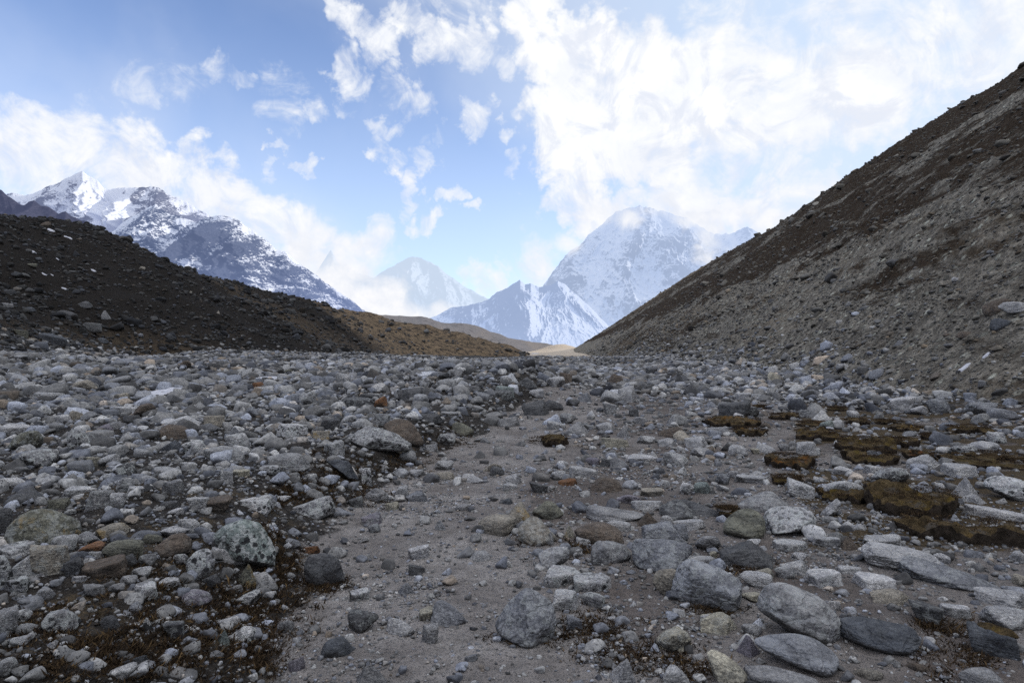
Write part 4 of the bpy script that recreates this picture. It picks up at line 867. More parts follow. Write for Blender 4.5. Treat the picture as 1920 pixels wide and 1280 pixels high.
 ('F', 340, 708, 162, 94, 'dark', 'b', '', 'dark square boulder with mossy turf at its foot'), ('F', 365, 714, 62, 34, 'white', 'r', '', 'small white stone on the turf before the dark square boulder'), ('F', 1262, 682, 128, 94, 'white', 'b', '', 'large whitish angular boulder at the foot of the scree'),
 ('F', 1340, 692, 90, 52, 'pale', 'r', '', 'pale stone beside the large whitish boulder'), ('F', 555, 518, 68, 62, 'cream', 'r', '', 'round yellowish boulder at the scree foot'), ('F', 740, 915, 125, 80, 'pale', 'b', '', 'pale block left of the moss ledge'),
 ('F', 840, 772, 78, 54, 'green', 'r', 'l', 'small greenish stone amid the moss ledges'), ('F', 905, 762, 84, 46, 'pale', 'w', '', ''), ('F', 1030, 840, 80, 46, 'pale', 'r', '', ''), ('F', 1765, 848, 98, 66, 'white', 'r', 'L', 'white boulder blotched with black at the right'),
 ('F', 1690, 895, 160, 60, 'pale', 'd', '', ''), ('F', 1600, 915, 175, 62, 'grey', 'd', 'L', ''), ('F', 1350, 892, 44, 36, 'white', 'p', '', 'tiny white pointed stone on the bare turf'), ('F', 250, 805, 138, 52, 'pale', 's', '', 'long pale stone before the dark square boulder'),
 ('F', 130, 872, 125, 66, 'pale', 'w', '', ''), ('F', 360, 918, 105, 66, 'pale', 'r', '', ''), ('F', 150, 920, 104, 52, 'pale', 'r', '', ''), ('F', 740, 708, 135, 48, 'dark', 'd', 'l', ''), ('F', 985, 704, 64, 40, 'white', 'r', 'l', ''), ('F', 980, 612, 74, 46, 'dark', 'p', '', ''),
 ('F', 385, 612, 94, 46, 'pale', 'b', '', ''), ('F', 255, 577, 84, 36, 'pale', 's', '', ''), ('F', 1450, 682, 115, 84, 'blue', 'r', 'l', ''), ('F', 1680, 692, 170, 72, 'blue', 'r', 'l', ''), ('F', 1800, 722, 155, 72, 'blue', 'r', '', ''), ('F', 1005, 645, 74, 42, 'pale', 'r', '', ''),
 ('F', 510, 905, 110, 60, 'pale', 'd', '', ''), ('F', 450, 905, 50, 34, 'cream', 'b', '', ''), ('F', 600, 885, 60, 40, 'grey', 'r', '', ''), ('F', 660, 875, 55, 40, 'grey', 'r', '', ''), ('F', 1900, 790, 80, 40, 'pale', 'r', '', ''), ('F', 340, 830, 70, 46, 'grey', 'p', '', ''), ('F', 430, 705, 90, 60, 'dark', 'r', 'l', ''), ('F', 60, 830, 110, 50, 'tan', 'd', '', ''),
 # --- on the scree slope
 ('H', 1855, 565, 215, 100, 'pale', 'r', '', 'pale boulder half sunk in the scree at the right edge'), ('H', 1720, 560, 190, 130, 'brown', 'd', '', 'brown boulder left of the pale one sunk in the scree'), ('H', 1340, 372, 120, 46, 'tan', 's', '', 'tan slab beside a white rock up on the scree'),
 ('H', 1415, 348, 60, 48, 'white', 'r', '', 'round white rock up on the scree'), ('H', 1480, 755, 130, 52, 'brown', 'd', '', ''), ('H', 945, 225, 110, 62, 'dark', 'd', '', ''), ('H', 560, 998, 100, 46, 'pale', 's', '', ''), ('H', 785, 705, 44, 34, 'pale', 'r', '', ''), ('H', 1345, 755, 60, 30, 'brown', 'd', '', ''),
 ('H', 1750, 690, 150, 110, 'slate', 'd', '', 'dark hollow-sided boulder below the pale sunken boulder'), ('H', 1680, 140, 60, 40, 'blue', 'r', '', ''),
 # --- on the left moraine
 ('I', 390, 1050, 190, 110, 'slate', 's', '', 'dark slanted slab on the brown grass of the moraine foot'), ('I', 150, 1000, 105, 75, 'olive', 'b', '', 'olive block on the brown grass of the moraine foot'), ('I', 855, 1100, 40, 36, 'white', 'p', '', 'small whitish stone at the foot of the moraine'),
 ('I', 680, 960, 150, 95, 'dark', 'b', 'l', ''), ('I', 790, 860, 80, 80, 'grey', 'p', '', ''), ('I', 500, 860, 160, 90, 'dark', 'd', '', ''), ('I', 640, 775, 100, 60, 'dark', 'w', '', ''), ('I', 240, 480, 62, 40, 'olive', 'r', '', ''), ('I', 1065, 505, 44, 40, 'tan', 'r', '', 'tan stone on the shoulder of the moraine'),
 ('I', 1430, 685, 18, 36, 'cream', 'b', '', 'slim upright pale stone on the far moraine spur'), ('I', 1635, 830, 34, 34, 'tan', 'p', '', ''), ('I', 50, 780, 80, 50, 'grey', 's', '', ''), ('I', 220, 805, 80, 40, 'slate', 'w', '', ''), ('I', 340, 165, 64, 36, 'brown', 'd', '', 'brown hump on the moraine crest'),
 ('I', 368, 134, 18, 22, 'slate', 'b', '', 'small black upright stone on the moraine crest'), ('I', 590, 285, 34, 34, 'brown', 'r', '', ''), ('I', 760, 1040, 110, 46, 'slate', 'w', '', ''), ('I', 245, 1040, 60, 40, 'tan', 'r', '', ''), ('I', 195, 1145, 44, 54, 'tan', 'b', '', ''),
]

_proto = {}
def proto_mesh(style, k, level):
    key = (style, k, level)
    if key not in _proto:
        v, f = stone(level, style, 100 + k * 17 + ord(style))
        o = make_mesh('rock', v, f, M_ROCK, link=False); _proto[key] = o
    return _proto[key]

FOOT = []        # footprints of the single rocks: x, y, radius
INFO = []
def set_look(o, tone, marks, rng):
    t = np.array(TONES[tone]) * rng.uniform(.92, 1.08)
    o.color = (*t, 1)
    o['lichen'] = 1.0 if 'L' in marks else (.45 if 'l' in marks else .08)
    o['band'] = .85 if 'B' in marks else .0
    o['ochre'] = 1.0 if 'O' in marks else 0.0

def add_rock(px, py, w, h, tone, style, marks, label, poly=None, surf=None):
    rng = np.random.default_rng(int(px * 131 + py * 17))
    hill = surf is not None
    x, y = ground_at(px, py, surf or floor_z)
    W = w / FPX * y
    xb, yb = ground_at(px, max(py - .8 * h, 655) if not hill else py - .5 * h, surf or floor_z)
    D = float(np.clip(abs(yb - y), .42 * W, .85 * W))
    if hill: D = .7 * W
    yc = y + D * .42; xc = x * yc / y
    g = float((surf or floor_z)(np.array([xc]), np.array([yc]))[0])
    if hill:
        yc, xc = y, x; g = float(surf(np.array([xc]), np.array([yc]))[0])
    top = CAMZ + V(py - h) * yc
    if hill: top = g + h / FPX * y * .62
    Ha = max(top - g, .16 * W)
    emb = .5 if style == 'd' else .33
    Ht = Ha / (1 - emb)
    if poly is None:
        lv = 4 if w > 22 else 3
        src = proto_mesh(style, int(rng.integers(0, 5)), lv)
        o = src.copy() if src.users_scene or src.name in PLACED else src
        PLACED.add(src.name)
        o.scale = (W / 2, D / 2, Ht / 2)
        o.location = (xc, yc, g + Ha - Ht / 2)
        o.rotation_euler = (rng.normal(0, .07), rng.normal(0, .07), -math.atan2(xc, yc) + rng.normal(0, .14) + (math.pi if rng.random() < .5 and style in 'rdb' else 0))
    else:
        P = np.array(poly, float)
        lo, hi = P.min(0), P.max(0); c = (lo + hi) / 2
        q = np.stack([(P[:, 0] - c[0]) / (hi[0] - lo[0]) * 2, -(P[:, 1] - c[1]) / (hi[1] - lo[1]) * 2], -1)
        q[:, 1] = np.where(q[:, 1] < 0, q[:, 1] * 1.5, q[:, 1])         # the buried foot
        v, f = outline_stone(q, int(px * 7 + py), 5, 7 if style in 'rd' else 18)
        v = v * np.array([W / 2, D / 2, Ha / 2])
        o = make_mesh('rock', v, f, M_ROCK, link=False)
        o.location = (xc, yc, g + Ha / 2)
        o.rotation_euler = (0, 0, -math.atan2(xc, yc))
    COL.objects.link(o)
    set_look(o, tone, marks, rng)
    FOOT.append((xc, yc, max(W, D) / 2))
    INFO.append(dict(o=o, px=px, py=py - h / 2, w=w, h=h, tone=tone, style=style, label=label))
    return o, (W, D, Ha, g)

PLACED = set()
for row in ROCKS:
    cr, X, Y, w, h, tone, style, marks, label = row[:9]
    poly = row[9] if len(row) > 9 else None
    ox, oy, k = CROPS[cr]
    px, py = ox + X * k, oy + Y * k
    surf = land_z if cr in 'HI' else None
    if poly:
        P = np.array(poly); w, h = np.ptp(P[:, 0]), np.ptp(P[:, 1]); px = ox + (P[:, 0].min() + P[:, 0].max()) / 2 * k; py = oy + P[:, 1].max() * k
    o, dims = add_rock(px, py, w * k, h * k, tone, style, marks, label, poly, surf)
    if 'mustard yellow moss' in label:
        # the moss lies as a cushion over the upper face of this rock
        v, f = stone(4, 'r', 991)
        v = v * np.array([.80, .80, .34]) * (1 + .06 * fbm(v[:, 0] * 6, v[:, 1] * 6, v[:, 2] * 6, 3))[:, None] + np.array([-.12, -.1, .80])
        c = make_mesh('moss_cushion', v, f, M_MOSS, parent=o); c.color = (.28, .19, .02, 1)
        c['label'] = 'mustard yellow moss cushion'

# the skyline boulder of the right hill
xk, yk = U(1748) * 114, 114.0
o = proto_mesh('b', 3, 4).copy(); COL.objects.link(o)
o.location = (xk, yk, CAMZ + V(243) * yk - .1); o.scale = (2.4, 2, 1.15); o.rotation_euler = (0, -.45, .3); set_look(o, 'dark', '', RNG)
INFO.append(dict(o=o, px=1748, py=240, w=40, h=15, tone='dark', style='b', label='dark block jutting from the skyline of the right hillside'))

# ---- labels: what stands out is named by its look, the rest by where it lies among those
anch = [i for i in INFO if i['label']]
used = {i['label'] for i in anch}
def relation(i, a):
    dx, dy = i['px'] - a['px'], i['py'] - a['py']
    if abs(dx) > abs(dy) * 1.2: return 'right of' if dx > 0 else 'left of'
    return 'in front of' if dy > 0 else 'behind'
def brief(s):
    w_ = s.split()
    cut = next((k for k, t in enumerate(w_) if t in ('at', 'behind', 'beside', 'under', 'below', 'above', 'left', 'right', 'in', 'on', 'near', 'before', 'between', 'cut', 'lying', 'beyond', 'standing', 'against', 'where', 'amid', 'sitting', 'resting', 'set', 'tucked', 'leaning', 'far', 'tilted', 'sunk') and k > 1), len(w_))
    return ' '.join(w_[:cut])
briefs = {}
for a in anch: briefs.setdefault(brief(a['label']), []).append(a)
def aname(a):
    b = brief(a['label'])
    return b if len(briefs[b]) == 1 else a['label']
for i in INFO:
    if i['label']: continue
    near = sorted(anch, key=lambda a: math.hypot(i['px'] - a['px'], 1.6 * (i['py'] - a['py'])))
    near = [a for a in near if len(aname(a).split()) <= 8][:8]
    size = 'small' if i['w'] < 27 else ('medium' if i['w'] < 45 else 'broad')
    head = f"{size} {TONEW[i['tone']]} {STYLEW[i['style']]}"
    cand = [f"{head} {relation(i, a)} the {aname(a)}" for a in near]
    cand += [f"{head} between the {aname(near[0])} and the {aname(b)}" for b in near[1:4]]
    lab = next((c for c in cand if c not in used and len(c.split()) <= 16), cand[0])
    i['label'] = lab; used.add(lab)
for i in INFO:
    tag(i['o'], i['label'], 'rock', 'rocks strewn over the valley')

# ------------------------------------------------------------------ moss turf hummocks
TURF = [
 ('C', 640, 118, 235, 88, (.17, .075, .02), 'brown turf hummock with an orange mossy corner, beside the whitish block'),
 ('C', 625, 206, 140, 62, (.15, .10, .03), 'small overhung turf edge below the orange-cornered hummock'),
 ('C', 930, 305, 240, 86, (.16, .11, .02), 'overhanging turf ledge with a yellow mossy lip over a leaning plate'),
 ('C', 1300, 400, 440, 205, (.17, .115, .03), 'largest turf terrace with golden moss on its dark broken edge'),
 ('C', 1610, 535, 660, 150, (.15, .10, .04), 'broad turf bank at the right edge below the golden terrace'),
 ('C', 1710, 118, 420, 72, (.11, .085, .04), 'flat brown turf strip at the far right'),
 ('C', 1080, 98, 250, 88, (.13, .095, .03), 'olive turf step right of the pale block'),
 ('F', 330, 770, 290, 62, (.18, .085, .02), 'rusty moss hummock at the foot of the dark square boulder'),
 ('F', 425, 812, 165, 56, (.17, .09, .025), 'small split turf hummock before the rusty one'),
 ('F', 610, 722, 135, 52, (.08, .05, .02), 'dark turf edge right of the dark square boulder'),
 ('F', 770, 762, 165, 42, (.18, .09, .03), 'thin rusty turf step behind the greenish stone'),
 ('F', 790, 835, 205, 74, (.15, .10, .03), 'notched turf ledge below the greenish stone'),
 ('F', 1060, 905, 300, 100, (.14, .10, .03), 'long olive turf ledge in the middle of the turf field'),
 ('F', 1010, 748, 115, 34, (.12, .085, .03), 'low turf rim above the long olive ledge'),
 ('F', 1270, 786, 150, 42, (.17, .10, .02), 'narrow golden turf step in the turf field'),
 ('F', 1420, 832, 115, 44, (.09, .06, .03), 'small dark turf scarp right of the golden step'),
 ('F', 1255, 872, 155, 66, (.10, .075, .03), 'dark hollowed turf hummock near the tiny white stone'),
 ('F', 1340, 940, 140, 50, (.17, .07, .03), 'reddish turf mound under the tiny white stone'),
 ('F', 1620, 800, 215, 62, (.10, .07, .03), 'dark turf hump behind the black-blotched white boulder'),
 ('F', 905, 672, 92, 28, (.13, .10, .04), 'little olive turf rise at the edge of the scree'),
 ('E', 1195, 868, 145, 74, (.09, .07, .04), 'eroded turf stump at the bend of the trail'),
 ('F', 480, 660, 70, 24, (.10, .07, .03), 'thin brown turf patch behind the dark square boulder'),
 ('C', 300, 385, 90, 95, (.17, .10, .02), 'golden-topped turf knob left of the round olive boulder'),
 ('F', 1180, 750, 130, 40, (.10, .075, .03), 'flat turf rim below the large whitish boulder'),
 ('F', 1810, 960, 330, 60, (.10, .075, .04), 'long low turf edge at the far right'),
]
TURF_AT = []
def add_turf(px, py, w, h, col, label, k):
    x, y = ground_at(px, py)
    xb, yb = ground_at(px, py - .62 * h)
    W = 1.12 * w / FPX * y; D = float(np.clip(1.25 * (yb - y), .35 * W, 1.3 * W))
    hz = float(np.clip(.66 * h / FPX * y, .10, .36))
    yc = y + D / 2; xc = x * yc / y
    nA, nR = 110, 26
    th = np.linspace(0, 2 * np.pi, nA, endpoint=False)
    # profile: centre of the top -> rim -> overhung dark side -> foot under the soil
    rr = np.concatenate([np.linspace(0, 1, nR), [1.01, .985, .95, .93, .93, .95]])
    zz = np.concatenate([1 - .16 * np.linspace(0, 1, nR) ** 5, [.70, .48, .25, .0, -.35, -.9]])
    T, RR = np.meshgrid(th, rr); ZZ = np.broadcast_to(zz[:, None], T.shape)
    se = (np.abs(np.cos(T)) ** 3 + np.abs(np.sin(T)) ** 3) ** (-1 / 3)
    out = se * (1 + .42 * fbm(np.cos(T) * 1.7 + k * 3, np.sin(T) * 1.7, 0 * T, 3) + .26 * fbm(np.cos(T) * 5 + k, np.sin(T) * 5, RR * .4, 4)) * .92
    X = np.cos(T) * out * RR * W / 2; Yy = np.sin(T) * out * RR * D / 2
    a = -math.atan2(xc, yc)
    wx, wy = xc + X * math.cos(a) - Yy * math.sin(a), yc + X * math.sin(a) + Yy * math.cos(a)
    g = .6 * floor_z(wx, wy) + .4 * float(floor_z(np.array([xc]), np.array([yc]))[0])
    lump = .55 * fbm(wx * 3.1, wy * 3.1, k * 1.7, 4) + .30 * fbm(wx * 10, wy * 10, k, 4)
    stp = fbm(wx * 2.3, wy * 2.3, k * 2.9, 3); lump = lump + .35 * (sstep(-.06, .0, stp) + sstep(.16, .22, stp) - 1.2)
    back = 1 - .72 * sstep(-.1, .95, np.sin(T) * RR)
    Z = g + hz * back * (ZZ + (lump * (1 - .3 * RR)) * (ZZ > -.3)) - .02
    # the far side merges into the slope behind
    Vv = np.stack([wx - xc, wy - yc, Z - Z.min()], -1).reshape(-1, 3); z0 = Z.min()
    nr = len(rr); i = np.arange(nr * nA).reshape(nr, nA); j = np.roll(i, -1, 1)
    F_ = np.stack([i[:-1], j[:-1], j[1:], i[1:]], -1).reshape(nr - 1, nA, 4)
    cap, side = F_[:nR - 1].reshape(-1, 4), F_[nR - 1:].reshape(-1, 4)
    o = bpy.data.objects.new('turf_hummock', None); COL.objects.link(o)
    o.location = (xc, yc, z0)
    v, f, _ = compact(Vv, side, {}); make_mesh('soil_scarp', v, f, M_SOIL, parent=o)
    tag(o, label, 'turf hummock', 'moss turf hummocks on the right of the trail')
    v, f, _ = compact(Vv, cap, {}); c = make_mesh('moss_cap', v, f, M_MOSS, parent=o); c.color = (*col, 1)
    TURF_AT.append((xc, yc, W, D, hz, a, g))
    FOOT.append((xc, yc, .8 * min(W, D) / 2))
for k, (cr, X, Y, w, h, col, lab) in enumerate(TURF):
    ox, oy, s = CROPS[cr]
    add_turf(ox + X * s, oy + Y * s, w * s, h * s, col, lab, k)

# ------------------------------------------------------------------ patches of old snow
SNOW = [(268, 747, 64, 22, 'grey white ice patch between stones of the left stone field', 0), (1493, 697, 26, 10, 'flat white snow scrap at the foot of the right scree', 1), (1812, 690, 22, 10, 'slanting white snow scrap on the right scree', 1),
        (1852, 667, 14, 6, 'smallest snow scrap on the right scree, beside the slanting one', 1),
        (92, 433, 15, 5, 'highest snow scrap on the left moraine crest', 1), (124, 445, 15, 4, 'second snow scrap below the moraine crest', 1), (57, 473, 14, 4, 'narrow snow scrap at the left of the moraine slope', 1),
        (106, 486, 6, 4, 'tiny snow dot in the middle of the moraine slope', 1), (81, 515, 9, 4, 'left one of two neighbouring snow dots on the moraine', 1), (96, 516, 6, 3, 'right one of two neighbouring snow dots on the moraine', 1), (173, 508, 9, 3, 'snow scrap alone on the right of the moraine slope', 1),
        (119, 542, 11, 4, 'lowest snow scrap on the moraine slope', 1), (1004, 663, 14, 4, 'thin white snow strip before the far sunlit knoll', 0), (480, 712, 48, 8, 'pale snow sliver far across the left stone field', 0)]
for k, (px, py, w, h, lab, hill) in enumerate(SNOW):
    fz = land_z if hill else floor_z
    x, y = ground_at(px, py, fz)
    W = w / FPX * y
    D = W * .55 if hill else max(ground_at(px, max(py - h, 652), fz)[1] - y, .4 * W)
    D = min(D, 3 * W)
    n = 40; th = np.linspace(0, 2 * np.pi, n, endpoint=False); rr = np.array([0, .3, .6, .85, 1.0, 1.06])
    T, RR = np.meshgrid(th, rr)
    o_ = 1 + .3 * fbm(np.cos(T) * 1.5 + k * 5, np.sin(T) * 1.5, 0 * T + k, 3)
    X, Yy = np.cos(T) * o_ * RR * W / 2, np.sin(T) * o_ * RR * D / 2 + D / 2
    g = fz(x + X, y + Yy); lift = (.05 * W + .05) * np.array([1, .98, .9, .65, .2, -.6])[:, None]
    Z = np.maximum(g, np.median(g) - .2 * W) + lift
    Vv = np.stack([X, Yy, Z - g.min()], -1).reshape(-1, 3)
    i = np.arange(6 * n).reshape(6, n); j = np.roll(i, -1, 1)
    o = make_mesh('snow_patch', Vv, np.stack([i[:-1], j[:-1], j[1:], i[1:]], -1).reshape(-1, 4), M_SNOW)
    o.location = (x, y, float(g.min())); tag(o, lab, 'snow patch', 'scraps of old snow')
    FOOT.append((x, y + D / 2, .45 * W))

# ------------------------------------------------------------------ countless stones
FT = np.array(FOOT)
def clear_of_rocks(x, y):
    ok = np.ones(len(x), bool)
    for fx, fy, fr in FT:
        ok &= (x - fx) ** 2 + (y - fy) ** 2 > (fr * .78) ** 2
    return ok

class Pile:
    def __init__(s): s.v, s.f, s.t, s.h, s.n = [], [], [], [], 0
    def add(s, x, y, z, size, tone, tint, flat, level, rng, tilt=.3, nrm=None):
        if not len(x): return
        K = 9
        which = rng.integers(0, K, len(x))
        for k in range(K):
            m = which == k; c = int(m.sum())
            if not c: continue
            v, f = stone(level, 'bwrsbpbwr'[k], 500 + k * 3 + level, 1.0 if level > 0 else 2.2)
            sx = size[m] * rng.uniform(.8, 1.25, c) / 2; sy = size[m] * rng.uniform(.7, 1.1, c) / 2; sz = size[m] * flat[m] / 2
            P = v[None] * np.stack([sx, sy, sz], -1)[:, None, :]
            a = rng.uniform(0, 6.283, c); t1 = rng.normal(0, tilt, c); t2 = rng.normal(0, tilt, c)
            ct, st = np.cos(t1)[:, None], np.sin(t1)[:, None]
            P[..., 1], P[..., 2] = P[..., 1] * ct - P[..., 2] * st, P[..., 1] * st + P[..., 2] * ct
            ct, st = np.cos(t2)[:, None], np.sin(t2)[:, None]
            P[..., 0], P[..., 2] = P[..., 0] * ct + P[..., 2] * st, -P[..., 0] * st + P[..., 2] * ct
            ct, st = np.cos(a)[:, None], np.sin(a)[:, None]
            P[..., 0], P[..., 1] = P[..., 0] * ct - P[..., 1] * st, P[..., 0] * st + P[..., 1] * ct
            P += np.stack([x[m], y[m], z[m] + sz * .28], -1)[:, None, :]
            nv = len(v)
            F_ = f[None] + (s.n + np.arange(c) * nv)[:, None, None]
            s.v.append(P.reshape(-1, 3)); s.f.append(F_.reshape(-1, 3)); s.n += c * nv
            s.t.append(np.repeat(tone[m], nv)); s.h.append(np.repeat(tint[m], nv))
    def build(s, name, mat):
        o = make_mesh(name, np.concatenate(s.v), np.concatenate(s.f), mat, smooth=False, attrs={'tone': np.concatenate(s.t), 'tint': np.concatenate(s.h)})
        print(name, 'verts', s.n)
        return tag(o, kind='stuff')

def scatter(pile, rng, rings, az0, az1, zfun, prob, smin_k, smin_abs, smax_fn, cover, alpha, tone_fn, flat_rng=(.5, .85), tilt=.3, keep=None, split=(2.6, 7.0)):
    for r0, r1 in zip(rings[:-1], rings[1:]):
        area = .5 * (r1 * r1 - r0 * r0) * (az1 - az0)
        smin = max(smin_abs, smin_k * r0); smax = smax_fn(r0)
        if smax <= smin * 1.2: smax = smin * 1.2
        N = int(min(60000, 3 * area / (smin * smin)))
        u = rng.random(N); lo, hi = smin ** -alpha, smax ** -alpha
        s = (lo - u * (lo - hi)) ** (-1 / alpha)
        cum = np.cumsum(s * s * .75); N = int(np.searchsorted(cum, cover * area)); s = s[:N]
        if not N: continue
        r = np.sqrt(rng.uniform(r0 * r0, r1 * r1, N)); a = rng.uniform(az0, az1, N)
        x, y = r * np.sin(a), r * np.cos(a)
        ok = rng.random(N) < prob(x, y, s)
        ok &= clear_of_rocks(x, y)
        x, y, s, r = x[ok], y[ok], s[ok], r[ok]
        if not len(x): continue
        z = zfun(x, y)
        if keep is not None:
            k = keep(x, y, z); x, y, z, s, r = x[k], y[k], z[k], s[k], r[k]
            if not len(x): continue
        tone = np.clip(tone_fn(x, y, s, rng), 0, 1); tint = rng.random(len(x)) ** 1.25 * .98; flat = rng.uniform(*flat_rng, len(x))
        pxs = s / r * 683
        for lev, m in ((0, pxs < split[0]), (1, (pxs >= split[0]) & (pxs < split[1])), (2, (pxs >= split[1]) & (pxs < 22)), (3, pxs >= 22)):
            pile.add(x[m], y[m], z[m], s[m], tone[m], tint[m], flat[m], lev, rng, tilt)

rng = np.random.default_rng(11)
def zone_prob(x, y, s):
    b = bank_x(y); left = sstep(-.1, .5, b - x + .25 * fbm(x, y, 3.3, 2))
    clump = sstep(-.35, .3, fbm(x * .55, y * .55, 6.6, 3))
    trail = (x > b - .1) & (x < trail_x(y) + .1)
    far = sstep(14, 30, y)
    moss = sstep(.05, .35, fbm(x * .8, y * .8, 5.5, 3)) * (y < 11) * (x > b - 2.2)
    pl = (.55 + .45 * clump) * (1 - .30 * moss)
    tr = np.where(s < .04, .22, .075)
    right = (.10 + .36 * clump) * np.where(s < .24, 1, .25)
    p = np.where(trail, tr * (1 - far) + .8 * far, right * (1 - far) + .9 * far)
    c2 = sstep(-.3, .15, fbm(x * .22, y * .10, 7, 3))
    return left * np.where(far > .5, .42 + .50 * c2, pl * (.66 + .34 * sstep(6, 13, y))) + (1 - left) * p
def tone_floor(x, y, s, rng):
    l = sstep(0, 1, bank_x(y) - x)
    return (rng.beta(1.7, 2.0, len(x)) * .9 + .06) * (1 + .35 * fbm(x * .11, y * .06, 2, 4)) - .16 * sstep(.0, .4, fbm(x * .2, y * .09, 7, 3)) * sstep(9, 20, y) - .16 * l * sstep(.035, .02, s / np.maximum(np.hypot(x, y) / 5, .6))
P1 = Pile()
rings = np.geomspace(2.3, 150, 34)
spill = np.random.default_rng(21)
def spill_z(x, y):
    return floor_z(x, y) if y.max() < 9 else land_z(x, y)
def keep_spill(x, y, z):
    return z - floor_z(x, y) < .05 + spill.exponential(.8, len(x)) * np.clip(y / 45, .2, 1.2)
scatter(P1, rng, rings, R(-46), R(46), spill_z, zone_prob, .0040, .011, lambda r: min(.032 * r, .8), .80, 1.85, tone_floor, keep=keep_spill)
# gravel grains close to the camera
scatter(P1, rng, np.geomspace(2.3, 9, 10), R(-46), R(46), floor_z, lambda x, y, s: np.where(x < bank_x(y), .45, .70) * sstep(-.1, .4, fbm(x * 1.2, y * 1.2, 7.7, 3)), .0024, .006, lambda r: .026 + .002 * r, .30, 2.2, tone_floor, split=(2.2, 9))
P1.build('rubble', M_RUB)

# scree of the right hillside
P2 = Pile()
def keep_r(x, y, z): return (z > floor_base(x, y) - .1)
scatter(P2, rng, np.geomspace(11, 420, 34), R(4), R(42), hill_right_z,
        lambda x, y, s: (.35 + .65 * sstep(-.3, .2, fbm((x - .09 * y) / 5, y / 22, 3.7, 3))) * np.where(s > .9, .35, 1) * (1 - .72 * sstep(5, 14, tent(CR_R, .85, x, y, 2.5))) * (1 - .4 * sstep(20, 30, tent(CR_R, .85, x, y, 2.5))), .0024, .05, lambda r: .26 + .006 * r, .30, 2.5,
        lambda x, y, s, rng: (rng.beta(2, 3.2, len(x)) * .62 + .06 + .1 * (s > .5) * rng.random(len(x))) * (1 - .45 * sstep(8, 18, tent(CR_R, .85, x, y, 2.5))), flat_rng=(.35, .7), keep=keep_r)
scatter(P2, rng, np.geomspace(22, 240, 14), R(6), R(42), hill_right_z, lambda x, y, s: sstep(-.1, .3, fbm(x / 7, y / 12, 5.5, 3)), .012, .35, lambda r: .7 + .008 * r, .030, 2.2,
        lambda x, y, s, rng: rng.beta(1.3, 2.4, len(x)) * .6 + .02, flat_rng=(.4, .7), keep=keep_r)
P2.build('scree', mat_rubble('scree', (.06, .053, .045), (.44, .415, .365)))
# boulders and debris of the left moraine
P3 = Pile()
def keep_l(x, y, z): return (z > floor_base(x, y) - .1)
scatter(P3, rng, np.geomspace(28, 340, 26), R(-42), R(2), hill_left_z,
        lambda x, y, s: (.30 + .70 * sstep(-.2, .2, fbm(x / 8, y / 8, 4.7, 4))) * np.where(s > .8, sstep(-.05, .2, fbm(x / 5, y / 5, 1.7, 2)), 1) * (1 - .5 * sstep(675, 735, 960 + FPX * x / y + 6 * tent(CR_L, .56, x, y, 6.0))), .0030, .10, lambda r: .8 + .010 * r, .62, 2.1,
        lambda x, y, s, rng: np.clip(rng.beta(1.3, 4.0, len(x)) * .8 + .01 + .25 * sstep(675, 735, 960 + FPX * x / y + 6 * tent(CR_L, .56, x, y, 6.0)), 0, 1), keep=keep_l)  # debris also toned paler past the painted shade edge
P3.build('moraine_debris', mat_rubble('moraine_debris', (.011, .0108, .011), (.24, .238, .238)))

